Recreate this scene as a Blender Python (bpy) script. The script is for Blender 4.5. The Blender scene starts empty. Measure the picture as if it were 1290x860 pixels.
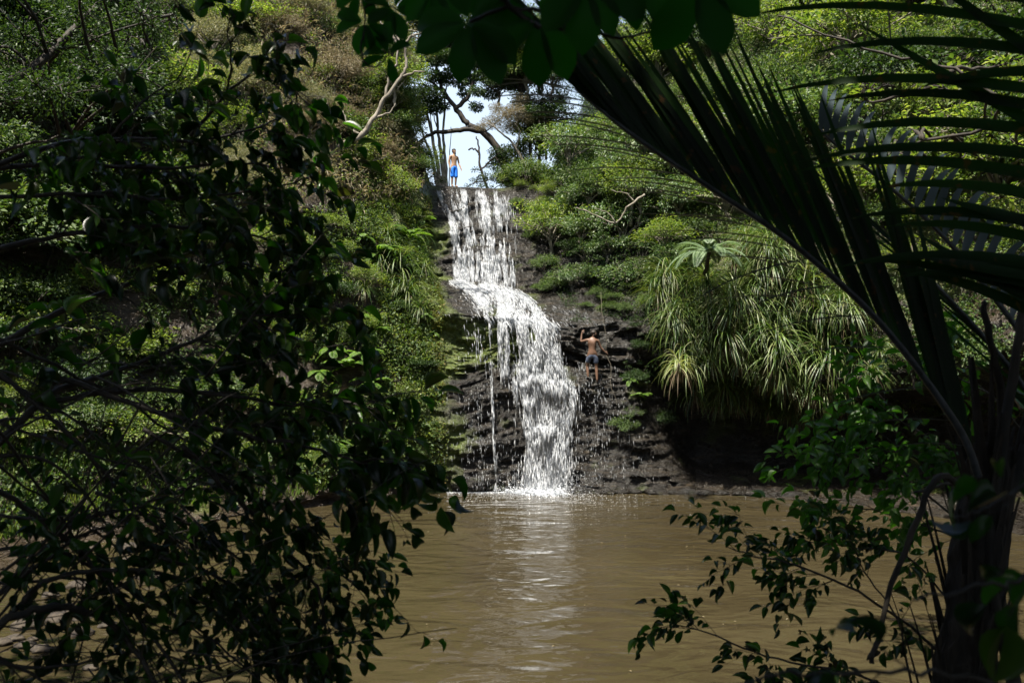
import bpy, math, random
import numpy as np
from mathutils import Vector, noise
from mathutils.bvhtree import BVHTree

random.seed(11)
rng = np.random.default_rng(11)
F = 1003.0
CZ = 4.0
PITCH = math.radians(2.0)
CP, SP = math.cos(PITCH), math.sin(PITCH)
scene = bpy.context.scene
col = scene.collection
U = random.uniform


def ray(px, py):
    dx = (px - 645) / F
    dz = (430 - py) / F
    return Vector((dx, CP - dz * SP, SP + dz * CP))


def at(px, py, Y):
    d = ray(px, py)
    t = Y / d.y
    return Vector((d.x * t, Y, CZ + d.z * t))


# ------------------------------------------------------------------ helpers
def link(o, parent=None):
    col.objects.link(o)
    if parent is not None:
        o.parent = parent
    return o


def mesh_np(name, V, faces_list, mats, smooth=True):
    """V (n,3); faces_list list of int arrays (m,k)"""
    me = bpy.data.meshes.new(name)
    V = np.asarray(V, dtype=np.float32)
    me.vertices.add(len(V))
    me.vertices.foreach_set('co', V.ravel())
    loops = np.concatenate([f.ravel() for f in faces_list]).astype(np.int32)
    counts = np.concatenate([np.full(len(f), f.shape[1]) for f in faces_list]).astype(np.int32)
    starts = np.concatenate([[0], np.cumsum(counts)[:-1]]).astype(np.int32)
    me.loops.add(len(loops))
    me.loops.foreach_set('vertex_index', loops)
    me.polygons.add(len(counts))
    me.polygons.foreach_set('loop_start', starts)
    me.polygons.foreach_set('loop_total', counts)
    if smooth:
        me.polygons.foreach_set('use_smooth', np.ones(len(counts), dtype=bool))
    me.update(calc_edges=True)
    me.validate()
    for m in (mats if isinstance(mats, (list, tuple)) else [mats]):
        me.materials.append(m)
    return me


def obj(name, me, parent=None, loc=None):
    o = bpy.data.objects.new(name, me)
    link(o, parent)
    if loc is not None:
        o.location = loc
    return o


def tag(o, label=None, cat=None, group=None, kind=None):
    if label:
        o['label'] = label
    if cat:
        o['category'] = cat
    if group:
        o['group'] = group
    if kind:
        o['kind'] = kind
    return o


def empty(name, loc=(0, 0, 0), **kw):
    o = bpy.data.objects.new(name, None)
    link(o)
    o.location = loc
    return tag(o, **kw)


def norm(a):
    return a / (np.linalg.norm(a, axis=-1, keepdims=True) + 1e-9)


class MB:
    """collects pieces into one mesh"""
    def __init__(s):
        s.V = []
        s.Fq = []
        s.Ft = []
        s.n = 0

    def add(s, V, Fq=None, Ft=None):
        V = np.asarray(V, dtype=float)
        if Fq is not None and len(Fq):
            s.Fq.append(np.asarray(Fq) + s.n)
        if Ft is not None and len(Ft):
            s.Ft.append(np.asarray(Ft) + s.n)
        s.V.append(V)
        s.n += len(V)

    def tube(s, pts, r0, r1=None, sides=6, wob=0.0, prof=None):
        pts = np.array([tuple(p) for p in pts], dtype=float)
        n = len(pts)
        if n < 2:
            return
        r1 = r0 if r1 is None else r1
        T = norm(np.gradient(pts, axis=0))
        ref = np.array([0.13, 0.21, 0.97])
        if abs(T[0] @ ref) > 0.9:
            ref = np.array([0.9, 0.3, 0.1])
        A = norm(np.cross(T, ref))
        B = np.cross(T, A)
        k = np.arange(sides) * 2 * math.pi / sides
        rr = np.linspace(r0, r1, n) if prof is None else np.array(prof, dtype=float)
        ring = (np.cos(k)[None, :, None] * A[:, None, :] + np.sin(k)[None, :, None] * B[:, None, :])
        jit = 1 + wob * rng.uniform(-1, 1, (n, sides, 1))
        V = pts[:, None, :] + ring * rr[:, None, None] * jit
        i = np.arange(n - 1)[:, None] * sides
        j = np.arange(sides)[None, :]
        j2 = (j + 1) % sides
        q = np.stack([i + j, i + j2, i + sides + j2, i + sides + j], -1).reshape(-1, 4)
        V = V.reshape(-1, 3)
        base = len(V)
        V = np.vstack([V, pts[:1], pts[-1:]])
        jj = np.arange(sides)
        t1 = np.stack([np.full(sides, base), (jj + 1) % sides, jj], -1)
        o = (n - 1) * sides
        t2 = np.stack([np.full(sides, base + 1), o + jj, o + (jj + 1) % sides], -1)
        s.add(V, q, np.vstack([t1, t2]))

    def blade(s, p0, d, nrm, L, W, droop=0.3, seg=6, fold=0.25, wprof=None, twist=0.0):
        """a long leaf: V folded strip bending towards the ground"""
        p = np.array(tuple(p0), dtype=float)
        d = np.array(tuple(d), dtype=float)
        d /= np.linalg.norm(d) + 1e-9
        nn = np.array(tuple(nrm), dtype=float)
        step = L / seg
        V = []
        for i in range(seg + 1):
            t = i / seg
            w = (W * (0.35 + 0.65 * min(1, t * 5)) * (1 - t ** 2.2) ** 0.8 if wprof is None else W * wprof(t)) * 0.5
            x = np.cross(d, nn)
            x /= np.linalg.norm(x) + 1e-9
            z = np.cross(x, d)
            if twist:
                a = twist * t
                x, z = x * math.cos(a) + z * math.sin(a), z * math.cos(a) - x * math.sin(a)
            V += [p - x * w + z * w * fold, p, p + x * w + z * w * fold]
            p = p + d * step
            d = d + np.array([0, 0, -1.0]) * droop * (0.4 + t) * 2 / seg
            d /= np.linalg.norm(d)
        q = []
        for i in range(seg):
            a = i * 3
            q += [[a, a + 1, a + 4, a + 3], [a + 1, a + 2, a + 5, a + 4]]
        s.add(np.array(V), np.array(q))

    def mesh(s, name, mat, smooth=True):
        V = np.vstack(s.V)
        fl = []
        if s.Fq:
            fl.append(np.vstack(s.Fq))
        if s.Ft:
            fl.append(np.vstack(s.Ft))
        return mesh_np(name, V, fl, mat, smooth)

    def build(s, name, mat, parent=None, smooth=True):
        return obj(name, s.mesh(name, mat, smooth), parent)


# ---------------------------------------------------------------- materials
def new_mat(name):
    m = bpy.data.materials.new(name)
    m.use_nodes = True
    nt = m.node_tree
    nt.nodes.clear()
    return m, nt


def nd(nt, t, **kw):
    n = nt.nodes.new(t)
    for k, v in kw.items():
        if k in n.inputs.keys():
            n.inputs[k].default_value = v
        else:
            setattr(n, k, v)
    return n


def mixc(nt, fac, a, b, bt='MIX'):
    m = nt.nodes.new('ShaderNodeMix')
    m.data_type = 'RGBA'
    m.blend_type = bt
    for sock, v in ((m.inputs[0], fac), (m.inputs[6], a), (m.inputs[7], b)):
        if hasattr(v, 'is_linked') or isinstance(v, bpy.types.NodeSocket):
            nt.links.new(v, sock)
        elif isinstance(v, (int, float)):
            sock.default_value = v
        else:
            sock.default_value = (*v, 1)
    return m.outputs[2]


def ramp(nt, fac, stops):
    r = nt.nodes.new('ShaderNodeValToRGB')
    el = r.color_ramp.elements
    while len(el) > 1:
        el.remove(el[-1])
    el[0].position = stops[0][0]
    el[0].color = (*stops[0][1], 1) if not isinstance(stops[0][1], (int, float)) else (stops[0][1],) * 3 + (1,)
    for p, c in stops[1:]:
        e = el.new(p)
        e.color = (*c, 1) if not isinstance(c, (int, float)) else (c, c, c, 1)
    nt.links.new(fac, r.inputs[0])
    return r.outputs[0]


def leaf_mat(name, cols, rough=0.4, transl=0.3, tcol=None, spots=None, spec=0.5):
    m, nt = new_mat(name)
    L = nt.links.new
    geo = nd(nt, 'ShaderNodeNewGeometry')
    n = len(cols)
    c = ramp(nt, geo.outputs['Random Per Island'], [(i / max(1, n - 1), cc) for i, cc in enumerate(cols)])
    tc = nd(nt, 'ShaderNodeTexCoord')
    nz = nd(nt, 'ShaderNodeTexNoise', Scale=1.3, Detail=2.0)
    L(tc.outputs['Object'], nz.inputs['Vector'])
    c = mixc(nt, 0.55, c, ramp(nt, nz.outputs[0], [(0.3, (0.45, 0.5, 0.5)), (0.55, (1, 1, 1)), (0.75, (1.0, 1.0, 0.75))]), 'MULTIPLY')
    if spots:
        n2 = nd(nt, 'ShaderNodeTexNoise', Scale=spots[1], Detail=3.0)
        L(tc.outputs['Object'], n2.inputs['Vector'])
        f = ramp(nt, n2.outputs[0], [(spots[2], 0.0), (spots[2] + 0.06, 1.0)])
        c = mixc(nt, f, c, spots[0])
    p = nd(nt, 'ShaderNodeBsdfPrincipled', Roughness=rough)
    p.inputs['Specular IOR Level'].default_value = spec
    L(c, p.inputs['Base Color'])
    out = nd(nt, 'ShaderNodeOutputMaterial')
    if transl > 0:
        t = nd(nt, 'ShaderNodeBsdfTranslucent')
        tcc = mixc(nt, 1.0, c, tcol or (2.2, 2.3, 0.9), 'MULTIPLY')
        L(tcc, t.inputs[0])
        ms = nd(nt, 'ShaderNodeMixShader')
        ms.inputs[0].default_value = transl
        L(p.outputs[0], ms.inputs[1])
        L(t.outputs[0], ms.inputs[2])
        L(ms.outputs[0], out.inputs[0])
    else:
        L(p.outputs[0], out.inputs[0])
    return m


def simple_mat(name, c1, c2, scale=8.0, rough=0.7, bump=0.3, stretch=(1, 1, 1), dist=0.02):
    m, nt = new_mat(name)
    L = nt.links.new
    tc = nd(nt, 'ShaderNodeTexCoord')
    mp = nd(nt, 'ShaderNodeMapping')
    mp.inputs['Scale'].default_value = stretch
    L(tc.outputs['Object'], mp.inputs[0])
    nz = nd(nt, 'ShaderNodeTexNoise', Scale=scale, Detail=5.0)
    L(mp.outputs[0], nz.inputs['Vector'])
    c = ramp(nt, nz.outputs[0], [(0.35, c1), (0.65, c2)])
    p = nd(nt, 'ShaderNodeBsdfPrincipled', Roughness=rough)
    L(c, p.inputs['Base Color'])
    if bump:
        b = nd(nt, 'ShaderNodeBump', Strength=bump, Distance=dist)
        L(nz.outputs[0], b.inputs['Height'])
        L(b.outputs[0], p.inputs['Normal'])
    out = nd(nt, 'ShaderNodeOutputMaterial')
    L(p.outputs[0], out.inputs[0])
    return m


M = {}
M['bark_dark'] = simple_mat('dark_bark', (0.010, 0.008, 0.006), (0.04, 0.03, 0.02), 14, 0.8, 0.6, (1, 1, .3))
M['bark_grey'] = simple_mat('grey_bark', (0.10, 0.085, 0.06), (0.24, 0.21, 0.17), 9, 0.85, 0.6, (1, 1, .3))
M['bark_pale'] = simple_mat('pale_bark', (0.15, 0.125, 0.09), (0.36, 0.31, 0.25), 9, 0.85, 0.5, (1, 1, .3))
M['twig'] = simple_mat('twig_bark', (0.012, 0.009, 0.006), (0.035, 0.025, 0.016), 30, 0.6, 0.3)
M['palm_bark'] = simple_mat('fibrous_palm_bark', (0.008, 0.006, 0.004), (0.035, 0.026, 0.018), 26, 0.85, 0.9, (1, 1, .12), .03)
# leaves (real world albedos, except where noted)
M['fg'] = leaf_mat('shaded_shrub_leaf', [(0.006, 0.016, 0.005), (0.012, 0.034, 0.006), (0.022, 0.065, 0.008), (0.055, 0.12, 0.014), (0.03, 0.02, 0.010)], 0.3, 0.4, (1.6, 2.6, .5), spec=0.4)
M['fgr'] = leaf_mat('sapling_leaf', [(0.03, 0.08, 0.012), (0.045, 0.12, 0.015), (0.07, 0.15, 0.022)], 0.4, 0.45, (1.8, 2.6, .6), spec=.4)  # brightened as if sunlit, since the sapling stands in canopy shade
M['whorl'] = leaf_mat('whorl_leaf', [(0.010, 0.045, 0.006), (0.016, 0.065, 0.008), (0.020, 0.08, 0.010)], 0.55, 0.4, (1.6, 3.2, .5), spec=.2)
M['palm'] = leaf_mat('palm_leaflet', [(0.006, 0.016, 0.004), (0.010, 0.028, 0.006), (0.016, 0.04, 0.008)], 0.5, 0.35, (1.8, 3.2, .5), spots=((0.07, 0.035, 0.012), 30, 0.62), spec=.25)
M['palm_sky_sheen'] = leaf_mat('sky_sheen_palm_leaflet', [(0.05, 0.07, 0.075), (0.08, 0.105, 0.12), (0.11, 0.14, 0.16)], 0.35, 0.12, (1.0, 1.2, .8), spec=.6)  # sky reflection on glossy leaflets put into the blue-grey base colour
M['rachis'] = simple_mat('palm_rachis', (0.02, 0.024, 0.024), (0.07, 0.075, 0.08), 20, 0.4, 0.2)
M['dead_leaf'] = leaf_mat('dead_leaf', [(0.10, 0.07, 0.04), (0.2, 0.15, 0.09), (0.28, 0.23, 0.15)], 0.8, 0.15, (1.2, 1, .7))
M['g_bright'] = leaf_mat('bright_leaf', [(0.045, 0.085, 0.018), (0.08, 0.13, 0.026), (0.14, 0.185, 0.035), (0.21, 0.24, 0.07)], 0.5, 0.4, spec=.3)
M['g_mid'] = leaf_mat('mid_leaf', [(0.02, 0.042, 0.012), (0.04, 0.075, 0.02), (0.065, 0.105, 0.03), (0.13, 0.165, 0.06)], 0.5, 0.3, spec=.3)
M['g_gloss'] = leaf_mat('glossy_leaf', [(0.03, 0.07, 0.02), (0.05, 0.10, 0.03), (0.10, 0.15, 0.06), (0.17, 0.21, 0.11)], 0.4, 0.25, spec=0.45)
M['g_dark'] = leaf_mat('dark_leaf', [(0.012, 0.03, 0.010), (0.025, 0.05, 0.014), (0.045, 0.075, 0.02)], 0.5, 0.28, spec=.3)
M['g_olive'] = leaf_mat('olive_leaf', [(0.08, 0.10, 0.05), (0.15, 0.16, 0.08), (0.22, 0.21, 0.12), (0.30, 0.27, 0.18)], 0.6, 0.3, (1.6, 1.6, .9))
M['g_tawny'] = leaf_mat('tawny_leaf', [(0.14, 0.11, 0.07), (0.24, 0.20, 0.13), (0.34, 0.29, 0.20), (0.17, 0.17, 0.08)], 0.7, 0.25, (1.3, 1.2, .9))
M['fern'] = leaf_mat('fern_pinna', [(0.05, 0.12, 0.02), (0.10, 0.18, 0.03), (0.17, 0.24, 0.05)], 0.5, 0.4)
M['fern_pale'] = leaf_mat('pale_fern_pinna', [(0.12, 0.18, 0.10), (0.20, 0.27, 0.15)], 0.5, 0.3, (1.4, 1.5, .9))
M['strap'] = leaf_mat('strap_leaf', [(0.02, 0.05, 0.012), (0.045, 0.095, 0.02), (0.075, 0.13, 0.02), (0.12, 0.17, 0.035), (0.19, 0.225, 0.09), (0.12, 0.095, 0.05)], 0.42, 0.25, spec=.5)
M['rosette'] = leaf_mat('rosette_leaf', [(0.16, 0.20, 0.07), (0.28, 0.30, 0.15), (0.34, 0.33, 0.2)], 0.45, 0.3)
M['grass'] = leaf_mat('grass_blade', [(0.05, 0.10, 0.015), (0.09, 0.15, 0.03), (0.16, 0.18, 0.06)], 0.5, 0.35)
M['straw'] = leaf_mat('straw_blade', [(0.16, 0.13, 0.07), (0.25, 0.21, 0.13), (0.33, 0.29, 0.19), (0.12, 0.12, 0.05)], 0.7, 0.3, (1.2, 1.1, .9))
M['moss'] = leaf_mat('moss_tuft', [(0.05, 0.08, 0.01), (0.09, 0.13, 0.015), (0.13, 0.16, 0.02), (0.14, 0.09, 0.02)], 0.7, 0.2)


def rock_mat():
    m, nt = new_mat('wet_rock_and_earth')
    L = nt.links.new
    tc = nd(nt, 'ShaderNodeTexCoord')
    P = tc.outputs['Object']
    mp = nd(nt, 'ShaderNodeMapping')
    mp.inputs['Scale'].default_value = (.8, .8, 7.0)
    L(P, mp.inputs[0])
    n1 = nd(nt, 'ShaderNodeTexNoise', Scale=1.6, Detail=8.0, Roughness=0.65)
    L(mp.outputs[0], n1.inputs['Vector'])
    n2 = nd(nt, 'ShaderNodeTexNoise', Scale=9.0, Detail=6.0, Roughness=0.7)
    L(mp.outputs[0], n2.inputs['Vector'])
    n3 = nd(nt, 'ShaderNodeTexNoise', Scale=0.8, Detail=5.0)
    L(P, n3.inputs['Vector'])
    rock = ramp(nt, n1.outputs[0], [(0.3, (0.005, 0.004, 0.003)), (0.5, (0.011, 0.009, 0.006)), (0.62, (0.028, 0.021, 0.013)), (0.74, (0.095, 0.07, 0.040))])
    rock = mixc(nt, 0.6, rock, ramp(nt, n2.outputs[0], [(0.35, (0.35, 0.35, 0.35)), (0.6, (1.2, 1.15, 1.1))]), 'MULTIPLY')
    earth = ramp(nt, n2.outputs[0], [(0.3, (0.014, 0.010, 0.006)), (0.6, (0.05, 0.034, 0.02))])
    a1 = nd(nt, 'ShaderNodeAttribute', attribute_name='earth')
    a2 = nd(nt, 'ShaderNodeAttribute', attribute_name='moss')
    c = mixc(nt, a1.outputs['Fac'], rock, earth)
    mossc = ramp(nt, n2.outputs[0], [(0.3, (0.03, 0.05, 0.008)), (0.55, (0.08, 0.11, 0.015)), (0.7, (0.13, 0.10, 0.03))])
    mm = nd(nt, 'ShaderNodeMath', operation='MULTIPLY_ADD')
    L(n3.outputs[0], mm.inputs[0])
    mm.inputs[1].default_value = 1.4
    L(a2.outputs['Fac'], mm.inputs[2])
    mf = ramp(nt, mm.outputs[0], [(0.95, 0.0), (1.15 if False else 1.0, 1.0)])
    m2 = nd(nt, 'ShaderNodeMath', operation='SUBTRACT')
    L(mm.outputs[0], m2.inputs[0])
    m2.inputs[1].default_value = 0.6
    mf = ramp(nt, m2.outputs[0], [(0.25, 0.0), (0.55, 1.0)])
    c = mixc(nt, mf, c, mossc)
    p = nd(nt, 'ShaderNodeBsdfPrincipled')
    L(c, p.inputs['Base Color'])
    L(ramp(nt, n2.outputs[0], [(0.38, 0.12), (0.62, 0.6)]), p.inputs['Roughness'])
    b = nd(nt, 'ShaderNodeBump', Strength=0.9, Distance=0.08)
    L(n2.outputs[0], b.inputs['Height'])
    b2 = nd(nt, 'ShaderNodeBump', Strength=0.7, Distance=0.03)
    n4 = nd(nt, 'ShaderNodeTexNoise', Scale=26.0, Detail=4.0)
    L(mp.outputs[0], n4.inputs['Vector'])
    L(n4.outputs[0], b2.inputs['Height'])
    L(b.outputs[0], b2.inputs['Normal'])
    L(b2.outputs[0], p.inputs['Normal'])
    out = nd(nt, 'ShaderNodeOutputMaterial')
    L(p.outputs[0], out.inputs[0])
    return m


M['rock'] = rock_mat()
M['mud'] = simple_mat('bank_mud', (0.03, 0.02, 0.012), (0.09, 0.06, 0.034), 3, 0.45, 0.5)
M['stone'] = simple_mat('river_stone', (0.016, 0.012, 0.009), (0.055, 0.042, 0.028), 14, 0.85, 0.9)


def water_mat():
    m, nt = new_mat('muddy_water')
    L = nt.links.new
    tc = nd(nt, 'ShaderNodeTexCoord')
    P = tc.outputs['Object']
    p = nd(nt, 'ShaderNodeBsdfPrincipled', Roughness=0.03, IOR=1.42)
    n0 = nd(nt, 'ShaderNodeTexNoise', Scale=0.35, Detail=3.0)
    L(P, n0.inputs['Vector'])
    L(ramp(nt, n0.outputs[0], [(0.35, (0.033, 0.0258, 0.0128)), (0.65, (0.043, 0.034, 0.0175))]), p.inputs['Base Color'])
    mp = nd(nt, 'ShaderNodeMapping')
    mp.inputs['Scale'].default_value = (0.55, 1.0, 1)
    L(P, mp.inputs[0])
    a = nd(nt, 'ShaderNodeTexNoise', Scale=0.9, Detail=2.0, Distortion=0.8)
    L(mp.outputs[0], a.inputs['Vector'])
    bn = nd(nt, 'ShaderNodeTexNoise', Scale=4.2, Detail=3.0, Distortion=0.4)
    L(mp.outputs[0], bn.inputs['Vector'])
    b1 = nd(nt, 'ShaderNodeBump', Strength=1.0, Distance=0.12)
    L(a.outputs[0], b1.inputs['Height'])
    b2 = nd(nt, 'ShaderNodeBump', Strength=1.0, Distance=0.014)
    L(bn.outputs[0], b2.inputs['Height'])
    cn = nd(nt, 'ShaderNodeTexNoise', Scale=2.3, Detail=1.0, Distortion=1.2)
    L(mp.outputs[0], cn.inputs['Vector'])
    b3 = nd(nt, 'ShaderNodeBump', Strength=1.0, Distance=0.035)
    L(cn.outputs[0], b3.inputs['Height'])
    L(b1.outputs[0], b3.inputs['Normal'])
    L(b3.outputs[0], b2.inputs['Normal'])
    L(b2.outputs[0], p.inputs['Normal'])
    out = nd(nt, 'ShaderNodeOutputMaterial')
    L(p.outputs[0], out.inputs[0])
    return m


M['water'] = water_mat()


def fall_mat():
    m, nt = new_mat('falling_white_water')
    L = nt.links.new
    geo = nd(nt, 'ShaderNodeNewGeometry')
    c = ramp(nt, geo.outputs['Random Per Island'], [(0, (0.32, 0.35, 0.39)), (0.35, (0.62, 0.65, 0.69)), (0.7, (0.82, 0.84, 0.87)), (1, (0.9, 0.91, 0.93))])
    p = nd(nt, 'ShaderNodeBsdfPrincipled', Roughness=0.2)
    L(c, p.inputs['Base Color'])
    t = nd(nt, 'ShaderNodeBsdfTranslucent')
    L(c, t.inputs[0])
    ms = nd(nt, 'ShaderNodeMixShader')
    ms.inputs[0].default_value = 0.35
    L(p.outputs[0], ms.inputs[1])
    L(t.outputs[0], ms.inputs[2])
    out = nd(nt, 'ShaderNodeOutputMaterial')
    L(ms.outputs[0], out.inputs[0])
    return m


M['fall'] = fall_mat()
M['skin'] = simple_mat('tanned_skin', (0.28, 0.165, 0.095), (0.34, 0.20, 0.12), 5, 0.5, 0)
M['skin2'] = simple_mat('brown_skin', (0.11, 0.06, 0.038), (0.15, 0.082, 0.052), 5, 0.5, 0)
M['hair'] = simple_mat('dark_hair', (0.012, 0.009, 0.007), (0.03, 0.02, 0.014), 40, 0.6, 0.3)
M['blue'] = simple_mat('bright_blue_cloth', (0.005, 0.14, 0.62), (0.008, 0.19, 0.78), 8, 0.7, 0.2)
M['navy'] = simple_mat('grey_blue_cloth', (0.045, 0.06, 0.10), (0.09, 0.11, 0.16), 14, 0.8, 0.2)
M['rope'] = simple_mat('rope_fibre', (0.10, 0.085, 0.06), (0.17, 0.15, 0.11), 40, 0.8, 0.3)
M['eye'] = simple_mat('eye', (0.02, 0.015, 0.01), (0.04, 0.03, 0.02), 40, 0.2, 0)

# ------------------------------------------------------------------ terrain
ST = [  # x, y, nx, ny, profile (outward, z) x10
    (-6.8, 3.0, -1, -.2, [(-.8, -1), (0, 0), (1, .5), (2, 1.2), (4, 2.5), (7, 6), (11, 12), (16, 18), (26, 28), (40, 36)]),
    (-8.6, 10, -1, 0, [(-.8, -1), (0, 0), (1, .25), (2.2, .7), (4, 2.5), (6.5, 7), (9, 13), (13, 19), (22, 28), (40, 36)]),
    (-10.3, 17, -.95, .3, [(-.8, -1), (0, 0), (1.2, .3), (2.5, 1), (4.2, 3), (6, 7), (8.5, 13), (12, 19), (20, 28), (36, 36)]),
    (-8, 21.5, -.6, .8, [(-.6, -1), (0, 0), (.8, .4), (1.6, 1.5), (2.6, 4), (4, 7.5), (6.5, 12), (10, 18), (19, 28), (36, 36)]),
    (-5, 24, -.5, .87, [(-.5, -1), (0, 0), (.3, .8), (.7, 2.5), (1.3, 5), (2.4, 8), (4.5, 12.5), (7.5, 18.5), (13, 27), (30, 36)]),
    (-3, 25.6, -.33, .95, [(-.4, -1), (0, 0), (.2, 1.2), (.5, 3.2), (1, 5.2), (2.4, 7.4), (4.9, 10.6), (7, 14.5), (11, 21), (28, 30)]),
    (-2.1, 26.1, -.18, .98, [(-.4, -1), (0, 0), (.0, 1.8), (.1, 3.6), (.9, 4.6), (.5, 5.9), (5, 7.7), (5.8, 9.6), (7.6, 11.8), (27, 12.0)]),
    (0, 26.2, -.09, 1, [(-.4, -1), (0, 0), (0, 1.8), (.15, 3.6), (.9, 4.6), (.6, 5.8), (4.6, 7.4), (5.6, 9.4), (8, 11.8), (27, 11.9)]),
    (1.8, 26.1, -.05, 1, [(-.4, -1), (0, 0), (.2, 1.8), (.4, 3.5), (.7, 4.4), (.6, 5.4), (3.2, 6.9), (5.4, 9.2), (7.6, 11.9), (27, 13.2)]),
    (4, 26, .08, 1, [(-.4, -1), (0, 0), (.4, 1.8), (.7, 3.4), (1.3, 4.2), (1.0, 5.4), (2.5, 7), (3.6, 9), (5.5, 12.4), (13, 21)]),
    (5.9, 25.8, .2, 1, [(-.4, -1), (0, 0), (1.0, .15), (3.0, .7), (3.6, 3.2), (1.2, 4.8), (1.7, 7.5), (3.2, 10), (5.5, 13.5), (18, 24)]),
    (9, 24.6, .6, .8, [(-.4, -1), (0, 0), (1.2, .12), (4.0, .5), (4.6, 2.8), (.5, 3.7), (1.1, 7), (3.0, 10.5), (6.0, 15.5), (18, 28)]),
    (11.5, 22, .85, .5, [(-.4, -1), (0, 0), (1.2, .12), (3.6, .6), (4.0, 2.8), (1.0, 3.9), (1.8, 7), (3.5, 10.5), (6.5, 15.5), (18, 28)]),
    (12.7, 18, 1, 0, [(-.4, -1), (0, 0), (.8, .4), (1.6, 1.6), (2.2, 3), (2.5, 4.5), (3.5, 7), (5.5, 10.5), (9, 15.5), (22, 28)]),
    (12, 11, 1, -.1, [(-.6, -1), (0, 0), (.8, .4), (1.6, 1.4), (2.6, 2.5), (4, 4.5), (6, 7.5), (9, 11.5), (13, 17), (26, 28)]),
    (9.5, 3, 1, -.2, [(-.6, -1), (0, 0), (.8, .4), (1.6, 1.4), (3, 2.5), (5, 4.5), (8, 7.5), (12, 11.5), (17, 17), (30, 28)]),
]
NS, NV = 46, 30
ns, nv = len(ST), 10
base = np.array([[s[0], s[1]] for s in ST], float)
nrm2 = norm(np.array([[s[2], s[3]] for s in ST], float))
prof = np.array([s[4] for s in ST], float)


def upsample(A, k, soft):
    n = A.shape[0]
    xs = np.linspace(0, n - 1, (n - 1) * k + 1)
    i = np.minimum(xs.astype(int), n - 2)
    t = xs - i
    t = t * t * (3 - 2 * t) * soft + t * (1 - soft)
    t = t.reshape((-1,) + (1,) * (A.ndim - 1))
    return A[i] * (1 - t) + A[i + 1] * t


bs = upsample(base, NS, 0.0)
n2s = norm(upsample(nrm2, NS, 0.3))
ps = upsample(prof, NS, 0.5)
ps = np.swapaxes(upsample(np.swapaxes(ps, 0, 1), NV, 0.25), 0, 1)
# round the plan curve a little
kk = np.hanning(41)
kk /= kk.sum()
for a in range(2):
    pad = np.concatenate([np.full(20, bs[0, a]), bs[:, a], np.full(20, bs[-1, a])])
    sm = np.convolve(pad, kk, 'valid')
    bs[20:-20, a] = sm[20:-20]
nS, nV = ps.shape[0], ps.shape[1]
X = bs[:, None, 0] + n2s[:, None, 0] * ps[:, :, 0]
Y = bs[:, None, 1] + n2s[:, None, 1] * ps[:, :, 0]
Z = ps[:, :, 1].copy()
sidx = np.linspace(0, ns - 1, nS)[:, None] * np.ones((1, nV))
# how rocky: 1 at the waterfall wall
rocky = np.clip(1 - np.abs(sidx - 8.0) / 3.2, 0, 1)
rocky = np.clip(rocky * 2.2, 0, 1)
H = np.random.default_rng(5).uniform(-1, 1, 8192)
along = np.cumsum(np.concatenate([[0], np.linalg.norm(np.diff(bs, axis=0), axis=1)]))[:, None]
disp = np.zeros_like(X)
warp = np.zeros_like(X)
fine_d = np.zeros_like(X)
for i in range(nS):
    for j in range(nV):
        p = (X[i, j], Y[i, j], Z[i, j])
        warp[i, j] = noise.noise((p[0] * .35, p[1] * .35, p[2] * .35))
        disp[i, j] = noise.fractal((p[0] * .45, p[1] * .45, p[2] * .7), .9, 2.1, 5)
        fine_d[i, j] = noise.fractal((p[0] * 2.2, p[1] * 2.2, p[2] * 4.5), .8, 2.2, 3)
zz = Z + warp * 0.7
layer = np.floor(zz / 0.19).astype(int)
blk = np.floor((along + H[(layer * 13) % 8192] * 2) / (0.55 + 0.25 * H[(layer * 7) % 8192])).astype(int)
blocks = H[(layer * 131 + blk * 17) % 8192]
layer3 = np.floor(zz / 0.083).astype(int)
blk3 = np.floor(along / .31 + H[(layer3 * 29) % 8192] * 3).astype(int)
blocks3 = H[(layer3 * 71 + blk3 * 5) % 8192]
layer2 = np.floor(zz / 0.62).astype(int)
blocks2 = H[(layer2 * 57 + 3) % 8192]
amp = np.where(Z > 0, 1.0, 0.25) * np.clip((27 - ps[:, :, 0]) / 10, 0.3, 1)
hard = rocky * 1.0
flat_top = np.clip((sidx - 5.6) * 3, 0, 1) * np.clip((9.2 - sidx) * 2, 0, 1) * np.clip((ps[:, :, 0] - 6.5) / 1.5, 0, 1)
amp = amp * (1 - 0.8 * flat_top)
dd = disp * (0.55 - 0.30 * rocky) * amp + (blocks * 0.11 + blocks2 * 0.15 + blocks3 * .045) * (0.25 + 0.75 * hard) * amp + fine_d * .09 * amp
X += n2s[:, None, 0] * dd
Y += n2s[:, None, 1] * dd
Z += np.where(Z > 0.2, disp * 0.12 * amp, 0)
TV = np.stack([X, Y, Z], -1)
earth = np.clip(1 - rocky * 1.3, 0, 1)
earth = np.maximum(earth, np.clip((sidx - 9.5) * 1.5, 0, 1) * 0.85)
earth = np.where((sidx > 9.2) & (TV[:, :, 2] < 4.2), 0.1, earth)  # undercut shade put into the colour: dark rock tone replaces earth
under = np.clip(1 - np.abs(TV[:, :, 2] - 4.7) / 1.1, 0, 1) * (TV[:, :, 0] < 1.2)
moss = 0.05 + 0.6 * under * (rocky > .3) + np.clip(1 - np.abs(sidx - 5.45) / 0.85, 0, 1) * 0.75
moss += np.clip((sidx - 8.8), 0, 1) * 0.25 * (TV[:, :, 2] > 6)


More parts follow.
